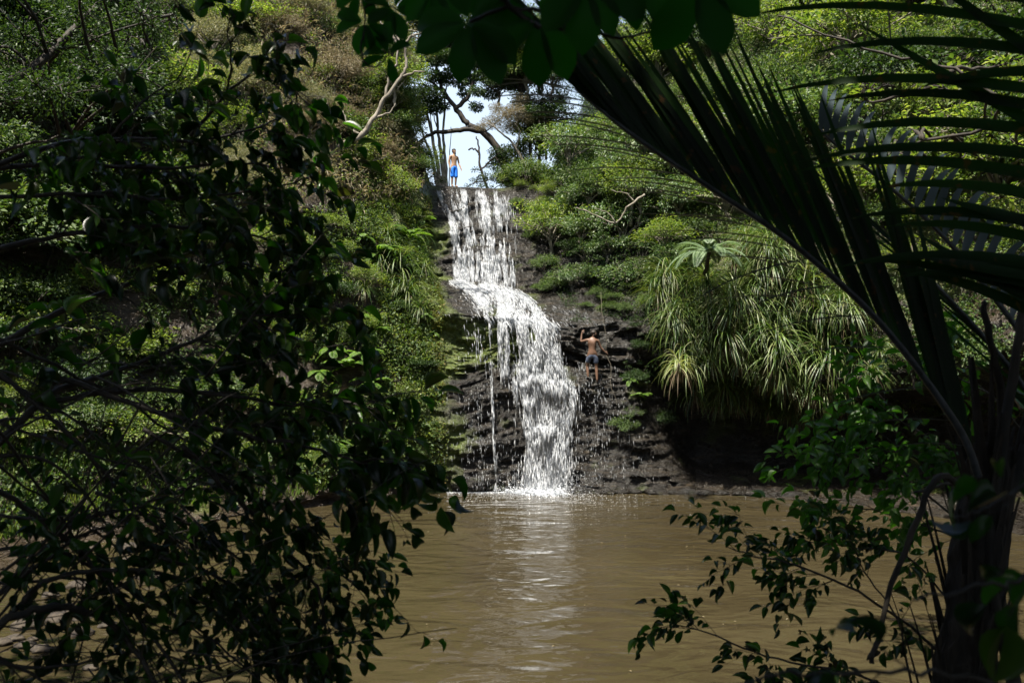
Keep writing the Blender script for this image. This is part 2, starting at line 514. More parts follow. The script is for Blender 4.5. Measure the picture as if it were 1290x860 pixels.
def terrain_piece(name, i0, i1, **kw):
    sub = TV[i0:i1 + 1].reshape(-1, 3)
    a, b = i1 - i0 + 1, nV
    i = np.arange(a - 1)[:, None] * b
    j = np.arange(b - 1)[None, :]
    q = np.stack([i + j, i + j + 1, i + b + j + 1, i + b + j], -1).reshape(-1, 4)
    me = mesh_np(name, sub, [q], M['rock'])
    for nm, arr in (('earth', earth), ('moss', moss)):
        at_ = me.attributes.new(nm, 'FLOAT', 'POINT')
        at_.data.foreach_set('value', arr[i0:i1 + 1].ravel().astype(np.float32))
    me.shade_smooth()
    return tag(obj(name, me), kind='structure', **kw)


iL, iR = int(5.2 * NS), int(9.6 * NS)
terrain_piece('left_hillside', 0, iL)
terrain_piece('rock_cliff', iL, iR)
terrain_piece('right_hillside', iR, nS - 1)
ii = np.arange(nS - 1)[:, None] * nV
jj = np.arange(nV - 1)[None, :]
Q = np.stack([ii + jj, ii + jj + 1, ii + nV + jj + 1, ii + nV + jj], -1).reshape(-1, 4)
TVf = TV.reshape(-1, 3)
BVH = BVHTree.FromPolygons([tuple(v) for v in TVf], [tuple(q) for q in Q])
CAM = Vector((0, 0, CZ))


def hit(px, py):
    loc, n, i, d = BVH.ray_cast(CAM, ray(px, py).normalized(), 200)
    if loc is None:
        return None, None
    if n.dot(ray(px, py)) > 0:
        n = -n
    return loc, n


# face data for scattering
A0, A1, A2, A3 = (TVf[Q[:, k]] for k in range(4))
fc = (A0 + A1 + A2 + A3) / 4
fn = np.cross(A2 - A0, A3 - A1)
farea = np.linalg.norm(fn, axis=1) / 2
fn = norm(fn)
flip = (fn * (np.array([0, 0, CZ]) - fc)).sum(1) < 0
fn[flip] *= -1
fs = sidx[:-1, :-1].ravel()
# projected pixel of the faces
fd = fc - np.array([0, 0, CZ])
depth = fd[:, 1] * CP + fd[:, 2] * SP
fpx = 645 + F * fd[:, 0] / np.maximum(depth, .1)
fpy = 430 - F * (fd[:, 2] * CP - fd[:, 1] * SP) / np.maximum(depth, .1)
inview = (depth > 1) & (fpx > -60) & (fpx < 1350) & (fpy > -60) & (fpy < 900)


def sample_faces(mask, n):
    w = farea * mask
    idx = rng.choice(len(w), n, p=w / w.sum())
    a, b = rng.random((n, 1)), rng.random((n, 1))
    P = (A0[idx] * (1 - a) + A1[idx] * a) * (1 - b) + (A3[idx] * (1 - a) + A2[idx] * a) * b
    return P, fn[idx], idx


# near bank under the camera and water
def near_bank():
    n, m = 90, 60
    xs = np.linspace(-24, 24, n)
    ys = np.linspace(-22, 6.5, m)
    V = []
    for y in ys:
        for x in xs:
            e = 3.4 + 0.5 * math.sin(x * .7) + 0.010 * x * x
            t = (e - y)
            z = 2.35 + 0.08 * min(0, y) * -1 + 0.02 * x if t > 1.4 else 2.35 * max(-.6, t / 1.4)
            z += 0.12 * noise.fractal((x * .6, y * .6, 0), 1, 2, 4)
            z += max(0, abs(x) - 7) * 0.25
            V.append((x, y, z if y < 6 else -1.2))
    i = np.arange(m - 1)[:, None] * n
    j = np.arange(n - 1)[None, :]
    q = np.stack([i + j, i + j + 1, i + n + j + 1, i + n + j], -1).reshape(-1, 4)
    return tag(obj('near_bank_ground', mesh_np('near_bank_ground', np.array(V), [q], M['mud'])), kind='structure')


near_bank()
# pool water
wv = np.array([(-16, 1, 0), (16, 1, 0), (16, 28, 0), (-16, 28, 0)], float)
tag(obj('pool_water', mesh_np('pool_water', wv, [np.array([[0, 1, 2, 3]])], M['water'], False)), kind='structure')
bv = np.array([(-60, -60, -1.3), (60, -60, -1.3), (60, 90, -1.3), (-60, 90, -1.3)], float)
tag(obj('ground', mesh_np('ground', bv, [np.array([[0, 1, 2, 3]])], M['mud'], False)), kind='structure')

# ------------------------------------------------------------------- leaves
KITE = np.array([(0, 0, 0), (.5, .42, .12), (0, 1, -.06), (-.5, .42, .12)], float)
KITE_F = np.array([[0, 1, 2], [0, 2, 3]])


def leaf_template(curl=0.2, wpos=0.42, fold=0.25, n=6, tipc=0.0):
    """one real leaf: midrib and two sides"""
    ts = np.linspace(0, 1, n + 1)
    w = np.where(ts < wpos, np.sin(ts / wpos * math.pi / 2) ** .8, np.cos((ts - wpos) / (1 - wpos) * math.pi / 2) ** .75) * .5
    w[-1] = 0.0
    y = np.sin(ts * curl) / max(curl, 1e-3) if curl else ts
    z = -(1 - np.cos(ts * curl)) / max(curl, 1e-3) if curl else ts * 0
    mid = np.stack([ts * 0 + tipc * ts ** 2, y, z], -1)
    lf = np.stack([-w + tipc * ts ** 2, y, z + w * fold * 2], -1)
    rt = np.stack([w + tipc * ts ** 2, y, z + w * fold * 2], -1)
    V = np.vstack([mid, lf[1:-1], rt[1:-1]])
    Ft, Fq = [], []
    L0, R0 = n + 1, n + 1 + n - 1
    Ft += [[0, 1, L0], [0, R0, 1]]
    for i in range(1, n - 1):
        Fq += [[i, i + 1, L0 + i, L0 + i - 1], [i, R0 + i - 1, R0 + i, i + 1]]
    Ft += [[n - 1, n, L0 + n - 2], [n - 1, R0 + n - 2, n]]
    return V, np.array(Fq), np.array(Ft)


TEMPL = [leaf_template(c, .42, f, 6, tp) for c, f, tp in ((.3, .2, 0), (.9, .35, .08), (1.5, .15, -.1), (.1, .45, .05), (2.0, .3, .1))]
OBOV = [leaf_template(c, .68, f, 7) for c, f in ((.2, .10), (.6, .16), (.9, .08))]


def frames(D, N):
    D = norm(D)
    Xx = norm(np.cross(D, N))
    Zz = np.cross(Xx, D)
    return Xx, D, Zz


def place(T, P, D, N, L, W):
    """instances of template T (k,3) -> (n*k,3)"""
    Xx, Yy, Zz = frames(D, N)
    L = np.broadcast_to(L, (len(P),))[:, None, None]
    W = np.broadcast_to(W, (len(P),))[:, None, None]
    V = (P[:, None, :] + Xx[:, None, :] * T[None, :, 0:1] * W + Yy[:, None, :] * T[None, :, 1:2] * L + Zz[:, None, :] * T[None, :, 2:3] * L)
    return V.reshape(-1, 3)


def rep(Fc, n, k):
    return (Fc[None] + (np.arange(n) * k)[:, None, None]).reshape(-1, Fc.shape[1])


def kites(P, D, N, L, W):
    return place(KITE, P, D, N, L, W), rep(KITE_F, len(P), 4)


def leaves_into(mb, P, D, N, L, W, temps):
    P, D, N = (np.asarray(a, float) for a in (P, D, N))
    ch = rng.integers(0, len(temps), len(P))
    L = np.broadcast_to(L, (len(P),))
    W = np.broadcast_to(W, (len(P),))
    for k, (T, Fq, Ft) in enumerate(temps):
        m = ch == k
        if m.sum() == 0:
            continue
        V = place(T, P[m], D[m], N[m], L[m], W[m])
        mb.add(V, rep(Fq, m.sum(), len(T)), rep(Ft, m.sum(), len(T)))


def rdir(n):
    return norm(rng.normal(size=(n, 3)))


# ------------------------------------------------------- shrub / tree kinds
def crown_arrays(R, puffs, per, leaf, wr, seed, droop=.25, flatten=.75, needle=False, hollow=.35, rag=0.28):
    r = np.random.default_rng(seed)
    d = norm(r.normal(size=(puffs, 3)))
    d[:, 2] = np.abs(d[:, 2]) * 0.9 - 0.25 * (r.random(puffs) < .5)
    rad = R * (hollow + (1 - hollow) * r.random(puffs) ** .6) * (1 + rag * r.normal(size=puffs))
    C = d * rad[:, None] * np.array([1, 1, flatten])
    pr = R * (0.16 + 0.22 * r.random(puffs))
    P, D, N = [], [], []
    for c, q in zip(C, pr):
        k = int(per * (q / (R * .27)) ** 2)
        dd_ = norm(r.normal(size=(k, 3)))
        dd_[:, 2] = dd_[:, 2] * .8 + .15
        pp = c + dd_ * q * (0.35 + 0.75 * r.random((k, 1)) ** .7) * np.array([1.15, 1.15, .7])
        out = norm(pp - c * .55)
        P.append(pp)
        D.append(norm(out + .75 * norm(r.normal(size=(k, 3))) + np.array([0, 0, -droop])))
        N.append(norm(out * .6 + np.array([0, 0, .9]) + .7 * norm(r.normal(size=(k, 3)))))
    P, D, N = np.vstack(P), np.vstack(D), np.vstack(N)
    L = leaf * (0.6 + 0.8 * r.random(len(P)))
    return P, D, N, L, L * wr, C, pr


def tree_proto(name, mat, bark, R, puffs, per, leaf, wr, seed, height=1.2, **kw):
    """returns an Empty with trunk and crown"""
    P, D, N, L, W, C, pr = crown_arrays(R, puffs, per, leaf, wr, seed, **kw)
    root = empty(name)
    up = np.array([0, 0, height])
    V, Fk = kites(P + up, D, N, L, W)
    me = mesh_np('crown', V, [Fk], M[mat], False)
    cr = obj('crown', me, root)
    mb = MB()
    r0 = 0.035 + 0.045 * R
    r = random.Random(seed)
    top = Vector((r.uniform(-.2, .2) * R, r.uniform(-.2, .2) * R, height * .8))
    n = 6
    tr = [Vector((0, 0, -.3)).lerp(top, t / n) + Vector((r.uniform(-1, 1), r.uniform(-1, 1), 0)) * .06 * R * (t > 0) for t in range(n + 1)]
    mb.tube(tr, r0, r0 * .6, 7, .1)
    order = list(range(len(C)))
    r.shuffle(order)
    for k in order[:min(len(C), 16)]:
        s = tr[r.randint(3, n)]
        e = Vector(C[k] + up)
        mid = s.lerp(e, .5) + Vector((r.uniform(-1, 1), r.uniform(-1, 1), r.uniform(-.2, .8))) * .13 * R
        pts = [s, s.lerp(mid, .5) + Vector((0, 0, .03)), mid, mid.lerp(e, .6), e]
        mb.tube(pts, r0 * .4, r0 * .1, 5, .1)
        for _ in range(3):
            q = e + Vector((r.uniform(-1, 1), r.uniform(-1, 1), r.uniform(-.6, .9))) * pr[k] * 1.2
            mb.tube([mid.lerp(e, .7), mid.lerp(e, .9).lerp(q, .4), q], r0 * .12, r0 * .04, 4)
    mb.build('trunk', M[bark], root)
    return root


def dup(root, loc, rz=0.0, sc=1.0, tilt=(0, 0), **kw):
    r = root.copy()
    col.objects.link(r)
    for k in list(r.keys()):
        if k in ('label', 'category', 'group', 'kind'):
            del r[k]
    r.location = loc
    r.rotation_euler = (tilt[0], tilt[1], rz)
    r.scale = (sc, sc, sc) if not hasattr(sc, '__len__') else sc
    for ch in list(root.children):
        c = ch.copy()
        col.objects.link(c)
        c.parent = r
        for g in ch.children:
            d = g.copy()
            col.objects.link(d)
            d.parent = c
    return tag(r, **kw)


PROTO = {}


def proto(key, fn):
    PROTO[key] = fn
    return fn


def kill(root):
    for ch in list(root.children):
        for g in list(ch.children):
            bpy.data.objects.remove(g)
        bpy.data.objects.remove(ch)
    bpy.data.objects.remove(root)


KINDS = {
    'bright1': ('g_bright', 'bark_grey', 1.0, 46, 60, .085, .5, 21),
    'bright2': ('g_bright', 'bark_grey', 1.0, 60, 46, .07, .55, 22),
    'mid1': ('g_mid', 'bark_dark', 1.0, 46, 60, .095, .45, 23),
    'mid2': ('g_mid', 'bark_dark', 1.0, 54, 52, .075, .5, 24),
    'gloss1': ('g_gloss', 'bark_grey', 1.0, 52, 52, .11, .36, 25),
    'gloss2': ('g_gloss', 'bark_grey', 1.0, 46, 60, .10, .40, 26),
    'dark1': ('g_dark', 'bark_dark', 1.0, 46, 60, .09, .5, 27),
    'olive1': ('g_olive', 'bark_grey', 1.0, 60, 110, .075, .22, 28),
    'olive2': ('g_olive', 'bark_grey', 1.0, 70, 90, .065, .25, 29),
    'tawny1': ('g_tawny', 'bark_grey', 1.0, 60, 110, .08, .18, 30),
}
for k, a in KINDS.items():
    PROTO[k] = tree_proto('shrub', *a, height=.75)
CAN = tree_proto('unseen_shade_tree', 'g_dark', 'bark_dark', 1.0, 60, 60, .10, .5, 40, height=1.6, hollow=.2)

DESC = {'bright': 'bright yellow-green', 'mid': 'mid green', 'gloss': 'glossy pale-flecked green', 'dark': 'dark green', 'olive': 'fine-leaved olive grey', 'tawny': 'dry tawny brown'}


def shrubs(regions, where, wherelab):
    for (x0, y0, x1, y1, step, kinds, s0, s1) in regions:
        py = y0
        while py < y1:
            px = x0 + U(0, step * .6)
            while px < x1:
                qx, qy = px + U(-.35, .35) * step, py + U(-.35, .35) * step
                p, n = hit(qx, qy)
                if p is not None and p.z > .4:
                    kd = random.choice(kinds)
                    base_ = kd.rstrip('0123456789')
                    s = U(s0, s1)
                    dup(PROTO[kd], p - Vector((0, 0, .35 * s)), U(0, 6.28), (s * U(.85, 1.15), s * U(.85, 1.15), s * U(.8, 1.25)),
                        label='%s %s growing %s' % (DESC[base_], 'bush' if s < 1.5 else 'leafy tree', wherelab),
                        cat='shrub' if s < 1.5 else 'tree', group='%s %s %s' % (DESC[base_], 'bushes' if s < 1.5 else 'trees', where))
                px += step
            py += step * .85


exec_regions_left = [
    (-30, -30, 200, 330, 58, ['mid1', 'mid2', 'dark1', 'dark1', 'mid1'], 1.0, 2.2),
    (190, -30, 340, 300, 60, ['bright1', 'mid2', 'olive1', 'bright2'], .8, 1.5),
    (340, -30, 520, 120, 55, ['olive1', 'tawny1', 'olive2', 'mid2', 'bright2'], .8, 1.5),
    (380, 110, 535, 235, 42, ['olive2', 'tawny1', 'bright1', 'tawny1', 'mid1', 'bright2'], .6, 1.15),
    (455, -30, 560, 150, 36, ['olive2', 'tawny1', 'mid1', 'olive1', 'mid2'], .9, 1.5),
    (-30, 330, 400, 600, 70, ['mid1', 'bright1', 'bright2', 'dark1'], .6, 1.2),
    (400, 235, 530, 600, 50, ['bright1', 'mid2', 'bright2', 'dark1'], .28, .6),
]
shrubs(exec_regions_left, 'on the left slope', 'on the steep left slope')
exec_regions_right = [
    (660, 60, 860, 240, 56, ['bright1', 'bright2', 'mid1', 'mid2'], .9, 1.6),
    (725, 205, 870, 375, 46, ['gloss1', 'gloss2', 'gloss1', 'mid1'], .6, 1.0),
    (655, 215, 740, 262, 34, ['mid2', 'mid1', 'bright2'], .35, .7),
    (665, 275, 745, 375, 34, ['dark1', 'mid1'], .3, .6),
    (650, 240, 700, 262, 20, ['bright2', 'mid1'], .25, .4),
    (740, 370, 830, 400, 27, ['dark1', 'mid1'], .25, .4),
    (790, 420, 830, 560, 30, ['dark1', 'mid1', 'dark1'], .3, .5),
    (640, 20, 760, 200, 52, ['mid1', 'mid2', 'dark1', 'bright2'], .9, 1.6),
    (850, -30, 1320, 290, 66, ['bright2', 'bright1', 'mid1', 'mid2', 'dark1', 'gloss2', 'olive2'], .8, 2.3),
    (1090, 300, 1320, 600, 74, ['bright2', 'mid1', 'mid2'], .7, 1.2),
]
shrubs(exec_regions_right, 'on the right slope', 'on the steep right slope')

for q in range(30):
    px, py = U(690, 870), U(165, 300)
    p, n = hit(px, py)
    if p is None:
        continue
    kd = random.choice(['gloss1', 'gloss2', 'mid1', 'bright1', 'mid2', 'gloss1'])
    s = U(.7, 1.25)
    dup(PROTO[kd], at(px, py, min(p.y, 33) - U(.5, 1.7)) - Vector((0, 0, .7 * s)), U(0, 6.28), (s, s, s * U(.9, 1.3)),
        label='%s bush leaning out over the shaded cliff right of the waterfall' % DESC[kd.rstrip('0123456789')], cat='shrub', group='%s bushes leaning over the right cliff' % DESC[kd.rstrip('0123456789')])
for q in range(30):
    px, py = U(628, 700), U(20, 232)
    kd = random.choice(['mid1', 'mid2', 'dark1', 'dark1', 'bright1'])
    s = U(.7, 1.2)
    if px - s * 30 < 602:
        px += 15
    dup(PROTO[kd], at(px, py, U(34.5, 38)) - Vector((0, 0, .8 * s)), U(0, 6.28), (s, s, s * U(.9, 1.3)),
        label='%s bush closing in the right side of the bright gap' % DESC[kd.rstrip('0123456789')], cat='shrub', group='%s bushes right of the bright gap' % DESC[kd.rstrip('0123456789')])
for q in range(34):
    px, py = U(470, 538), U(40, 238)
    if px > 500 + (py - 40) * .2:
        px -= 25
    kd = random.choice(['olive1', 'tawny1', 'mid2', 'olive2', 'bright1', 'mid1'])
    s = U(.5, 1.0)
    dup(PROTO[kd], at(px, py, U(30.5, 34)) - Vector((0, 0, .9 * s)), U(0, 6.28), (s, s, s * U(.9, 1.3)),
        label='%s bush standing along the left side of the bright gap' % DESC[kd.rstrip('0123456789')], cat='shrub', group='%s bushes beside the bright gap' % DESC[kd.rstrip('0123456789')])
# -------------------------------------------------- ground cover (stuff)
def scatter(name, mask, n, leaf, wr, mat, off=(0, .35), droop=.2, upw=.7, spread=.8, kind='stuff', pn=True):
    P, N, idx = sample_faces(mask, n)
    if pn:
        keep = np.array([noise.noise((p[0] * .9, p[1] * .9, p[2] * .9)) > -0.28 + .2 * random.random() for p in P])
        P, N = P[keep], N[keep]
    n = len(P)
    P = P + N * rng.uniform(off[0], off[1], (n, 1))
    D = norm(N * .5 + spread * rdir(n) + np.array([0, 0, -droop]))
    Nn = norm(N * .6 + np.array([0, 0, upw]) + .6 * rdir(n))
    L = leaf * rng.uniform(.5, 1.4, n)
    V, Fk = kites(P, D, Nn, L, L * wr)
    return tag(obj(name, mesh_np(name, V, [Fk], M[mat], False)), kind=kind)


left = (fs < 5.6) & inview & (fc[:, 2] > .5)
right = (fs > 9.3) & inview & (fc[:, 2] > 3.6)
tawny = left & (fpx > 330) & (fpy < 260)
gl = left & (~tawny)
scatter('undergrowth', gl, 90000, .11, .5, 'g_mid')
scatter('creeping_plants', gl & (fpx > 380), 26000, .085, .6, 'g_bright', off=(0, .25))
scatter('dry_scrub', tawny, 34000, .24, .12, 'g_tawny', off=(0, .8))
scatter('slope_leaves', tawny, 26000, .10, .5, 'g_bright', off=(0, .7))
scatter('olive_scrub', tawny, 36000, .10, .3, 'g_olive', off=(0, .9))
scatter('slope_undergrowth', right, 80000, .11, .5, 'g_mid')
rr_ = (fs > 8.35) & (fs < 10.8) & (fc[:, 2] > 6.9) & inview
scatter('cliff_undergrowth', rr_, 45000, .10, .5, 'g_dark', off=(0, .3))
scatter('cliff_creepers', rr_ & (fc[:, 2] > 7.4), 16000, .10, .5, 'g_mid', off=(.05, .35), droop=.9)
scatter('ledge_moss', (fs > 8.0) & (fs < 10.4) & (fc[:, 2] > 5.6) & (fc[:, 2] < 7.6) & inview, 9000, .06, .5, 'g_dark', off=(0, .12))
mo = (moss[:-1, :-1].ravel() > .38) & (rocky[:-1, :-1].ravel() > 0.15) & inview & (fc[:, 2] > .3)
scatter('moss', mo, 26000, .05, .6, 'moss', off=(0, .05), spread=1.0)
mo2 = (fs > 4.6) & (fs < 5.9) & inview & (fc[:, 2] > .3) & (fc[:, 2] < 11)
scatter('cliff_moss', mo2, 24000, .07, .55, 'moss', off=(0, .12))
bank = (fs < 4.2) & inview & (fc[:, 2] > .25) & (fc[:, 2] < 2.2)
P, N, _ = sample_faces(bank, 5200)
g = MB()
Vn, Fn = kites(P, norm(np.array([0, 0, 1.0]) + .5 * rdir(len(P))), norm(rdir(len(P)) + np.array([0, -.8, 0])), rng.uniform(.12, .4, len(P)), rng.uniform(.012, .03, len(P)))
tag(obj('grass', mesh_np('grass', Vn, [Fn], M['grass'], False)), kind='stuff')

# --------------------------------------------------------------- waterfall
gx0, gx1, gy0, gy1, gst = 528, 840, 232, 626, 2
GX = np.arange(gx0, gx1 + 1, gst)
GY = np.arange(gy0, gy1 + 1, gst)
HG = np.zeros((len(GY), len(GX), 3))
for a, py in enumerate(GY):
    for b, px in enumerate(GX):
        p, _n = hit(px, py)
        HG[a, b] = tuple(p) if p is not None and p.y < 40 else tuple(at(px, py, 34.3))


_dep = HG[:, :, 1].copy()
_pad = np.pad(_dep, ((10, 10), (2, 2)), 'edge')
_s = sum(_pad[a:a + _dep.shape[0], b:b + _dep.shape[1]] for a in range(21) for b in range(5)) / 105.0
_ds = np.minimum(_s, _dep)
_r0 = int((462 - gy0) / gst)
_ds[_r0:] = np.minimum.accumulate(_ds[_r0:], axis=0)
for a, py in enumerate(GY):
    for b, px in enumerate(GX):
        HG[a, b] = tuple(at(px, py, _ds[a, b]))


def surf(px, py, clampY=None):
    fx = np.clip((px - gx0) / gst, 0, len(GX) - 1.001)
    fy = np.clip((py - gy0) / gst, 0, len(GY) - 1.001)
    i, j = fx.astype(int), fy.astype(int)
    u, v = (fx - i)[:, None], (fy - j)[:, None]
    return (HG[j, i] * (1 - u) + HG[j, i + 1] * u) * (1 - v) + (HG[j + 1, i] * (1 - u) + HG[j + 1, i + 1] * u) * v


def rayv(px, py):
    dx = (px - 645) / F
    dz = (430 - py) / F
    return np.stack([dx, CP - dz * SP, SP + dz * CP], -1)


def planeY(px, py, Yp):
    d = rayv(px, py)
    return np.array([0, 0, CZ]) + d * (Yp / d[:, 1])[:, None]


BIP = np.array([(0, 0, 0), (.5, .35, 0), (-.25, .35, .43), (-.25, .35, -.43), (0, 1, 0)], float)
BIPF = np.array([[0, 1, 2], [0, 2, 3], [0, 3, 1], [4, 2, 1], [4, 3, 2], [4, 1, 3]])


def strands(paths, n, Lr, Wr, mode, off=0.06, riv=14, jit=1.2, scat=.12, thin=.1, fade=0.0):
    """paths: list of (polyline [(px,py,halfwidth)], weight)"""
    out = []
    wsum = sum(w for _, w in paths)
    for poly, w in paths:
        k = int(n * w / wsum)
        poly = np.array(poly, float)
        nr = max(2, int(riv * w))
        lane = rng.normal(0, .45, nr)
        lw = rng.random(nr) ** 1.5 + .1
        li = rng.choice(nr, k, p=lw / lw.sum())
        a = lane[li] + scat * rng.normal(size=k)
        t = rng.random(k)
        ti = t * (len(poly) - 1)
        i = np.minimum(ti.astype(int), len(poly) - 2)
        f = ti - i
        c = poly[i] * (1 - f)[:, None] + poly[i + 1] * f[:, None]
        wob = np.sin(ti * 5 + li * 1.7) * .15 + np.sin(ti * 2.1 + li * 4.3) * .2
        px = c[:, 0] + (a + wob) * c[:, 2] + rng.normal(0, jit * .3, k)
        py = c[:, 1] + rng.normal(0, 1.2, k)
        dpoly = poly[np.minimum(i + 1, len(poly) - 1)] - poly[i]
        dp = dpoly[:, :2] / (np.linalg.norm(dpoly[:, :2], axis=1, keepdims=True) + 1e-6)
        if mode == 'cling':
            P0 = surf(px, py)
            P1 = surf(px + dp[:, 0] * 4, py + dp[:, 1] * 4)
        else:
            P0 = planeY(px, py, mode + rng.normal(0, .08, k))
            P1 = planeY(px + dp[:, 0] * 4, py + dp[:, 1] * 4, mode)
            P1[:, 1] = P0[:, 1]
        D = P1 - P0
        D[:, 1] = np.clip(D[:, 1], -.3, .1)
        D = norm(D + 1e-4 * rng.normal(size=D.shape) + np.array([0, 0, -.03]))
        g = np.array([noise.noise((x * .10, y * .022, 3.3)) + .6 * noise.noise((x * .3, y * .06, 9.1)) for x, y in zip(px, py)])
        keep = (g + thin) > rng.uniform(-.55, .35, k)
        if fade:
            keep &= rng.random(k) < np.clip(t / fade, .04, 1)
        P0, D = P0[keep], D[keep]
        k = len(P0)
        P0 = P0 - np.array([0, 1, 0]) * (off * rng.uniform(.3, 1.8, (k, 1)))
        L = rng.uniform(*Lr, k) * rng.choice([.35, 1, 1.5], k, p=[.3, .5, .2])
        W = rng.uniform(*Wr, k)
        Xx, Yy, Zz = frames(D, norm(rdir(k)))
        Vv = (P0[:, None] + Xx[:, None] * BIP[None, :, 0:1] * W[:, None, None] + Yy[:, None] * BIP[None, :, 1:2] * L[:, None, None] + Zz[:, None] * BIP[None, :, 2:3] * W[:, None, None]).reshape(-1, 3)
        out.append((Vv, rep(BIPF, k, 5)))
    mb = MB()
    for V_, F_ in out:
        mb.add(V_, None, F_)
    return mb


wf = empty('waterfall', (0, 26, 0), label='white waterfall dropping in two tiers down the dark rock into the brown pool', cat='waterfall')


def wpart(mb, name):
    o = mb.build(name, M['fall'], None, False)
    o.parent = wf
    o.location = (0, -26, 0)
    return o


upper = [([(553, 239, 7), (570, 275, 10), (577, 310, 9), (580, 352, 11)], .9),
         ([(571, 239, 5), (585, 280, 9), (590, 352, 9)], .5),
         ([(583, 239, 6), (588, 270, 7), (598, 310, 9), (602, 354, 11)], 1.2),
         ([(603, 239, 7), (612, 280, 9), (617, 320, 11), (620, 358, 13)], 1.6),
         ([(625, 240, 3), (628, 278, 4), (634, 320, 5), (637, 360, 6)], .6),
         ([(636, 280, 2), (641, 320, 4), (645, 362, 4)], .25),
         ([(600, 246, 45), (606, 352, 42)], .7)]
wpart(strands(upper, 24000, (.2, .85), (.006, .019), 'cling', riv=9, scat=.13, thin=-.16), 'upper_fall')
mid = [([(575, 353, 9), (598, 366, 13), (618, 382, 17), (632, 400, 22)], 1.5),
       ([(608, 357, 13), (630, 368, 17), (640, 385, 20), (655, 402, 20)], 1.6),
       ([(635, 362, 9), (660, 375, 9), (672, 395, 12), (690, 412, 14)], .55)]
wpart(strands(mid, 21000, (.14, .6), (.009, .028), 'cling', off=.07, riv=22, scat=.3), 'ledge_cascade')
drop = [([(655, 398, 12), (662, 430, 16), (668, 470, 16)], 1.5),
        ([(678, 405, 14), (690, 440, 14), (694, 475, 17)], 1.2),
        ([(637, 402, 7), (640, 470, 9)], .30),
        ([(616, 400, 1.0), (618, 440, 1.0), (619, 480, 1.6)], .04),
        ([(605, 402, .8), (606, 450, .8)], .02), ([(590, 400, 40), (600, 470, 50)], .04),
        ([(628, 402, 1.5), (629, 445, 1.5)], .03), ([(685, 420, 34), (690, 475, 36)], .35)]
wpart(strands(drop, 15000, (.14, .6), (.006, .018), 26.35, riv=12, scat=.2, thin=-.06), 'middle_fall')
low = [([(668, 452, 17), (676, 490, 17), (681, 560, 12), (680, 621, 12)], 2.4),
       ([(690, 455, 17), (697, 495, 17), (693, 560, 12), (690, 621, 11)], 2.2),
       ([(684, 470, 34), (688, 540, 26), (686, 621, 20)], .8),
       ([(712, 470, 12), (716, 520, 11), (708, 600, 8)], .25),
       ([(619, 480, 1.8), (620, 520, 1.8), (622, 618, 4)], .035)]
wpart(strands(low, 40000, (.14, .7), (.006, .022), 'cling', off=.13, riv=18, scat=.30, thin=.12, fade=.14), 'lower_fall')
seep = [([(742, 455, 30), (750, 520, 40), (760, 600, 50)], 1), ([(600, 480, 30), (610, 615, 38)], .8), ([(585, 375, 18), (600, 398, 40)], .5), ([(700, 385, 30), (740, 410, 30)], .5)]
wpart(strands(seep, 2200, (.06, .3), (.004, .012), 'cling', off=.03, riv=26, scat=.3), 'seepage')
# foam where the fall meets the pool
n = 5000
fx = rng.normal(1.05, .55, n)
fy = 26.0 - np.abs(rng.normal(0, .34, n)) * np.exp(-((fx - 1.05) / .9) ** 2)
P = np.stack([fx, fy, rng.exponential(.05, n)], -1)
Vf, Ff = kites(P, rdir(n) * np.array([1, 1, .4]), norm(rdir(n) * .6 + np.array([0, -.3, 1])), rng.uniform(.03, .10, n), rng.uniform(.02, .06, n))
mbf = MB()
mbf.add(Vf, None, Ff)
n = 2600
P = np.stack([rng.normal(1.1, .8, n), 25.9 - np.abs(rng.normal(0, .3, n)), rng.exponential(.32, n)], -1)
Vf, Ff = kites(P, rdir(n), rdir(n), rng.uniform(.012, .03, n), rng.uniform(.01, .025, n))
mbf.add(Vf, None, Ff)
n = 900
P = np.stack([rng.normal(1.0, 1.6, n), 25.7 - rng.exponential(.9, n), np.full(n, .012)], -1)
Vf, Ff = kites(P, rdir(n) * np.array([1, 1, .02]), norm(rdir(n) * .05 + np.array([0, 0, 1])), rng.uniform(.02, .06, n), rng.uniform(.01, .03, n))
mbf.add(Vf, None, Ff)
n = 1500
P = np.stack([rng.uniform(-2.1, 3.2, n), 26.0 - np.abs(rng.normal(0, .10, n)), rng.uniform(.004, .03, n)], -1)
Vf, Ff = kites(P, rdir(n) * np.array([1, 1, .1]), norm(rdir(n) * .3 + np.array([0, 0, 1])), rng.uniform(.02, .07, n), rng.uniform(.01, .04, n))
mbf.add(Vf, None, Ff)
wpart(mbf, 'foam')

# ------------------------------------------------------------------- people
def skin(name, nodes, edges, roots, mat, levels=2, parent=None):
    names = list(nodes)
    me = bpy.data.meshes.new(name + '_cage')
    me.from_pydata([nodes[k][0] for k in names], [(names.index(a), names.index(b)) for a, b in edges], [])
    o = bpy.data.objects.new(name, me)
    col.objects.link(o)
    m = o.modifiers.new('s', 'SKIN')
    m.use_smooth_shade = True
    sv = me.skin_vertices[0].data
    for i, k in enumerate(names):
        r = nodes[k][1]
        sv[i].radius = r if hasattr(r, '__len__') else (r, r)
        sv[i].use_root = k in roots
    sb = o.modifiers.new('u', 'SUBSURF')
    sb.levels = sb.render_levels = levels
    dg = bpy.context.evaluated_depsgraph_get()
    me2 = bpy.data.meshes.new_from_object(o.evaluated_get(dg))
    me2.name = name
    me2.materials.clear()
    me2.materials.append(mat)
    bpy.data.objects.remove(o)
    return obj(name, me2, parent)


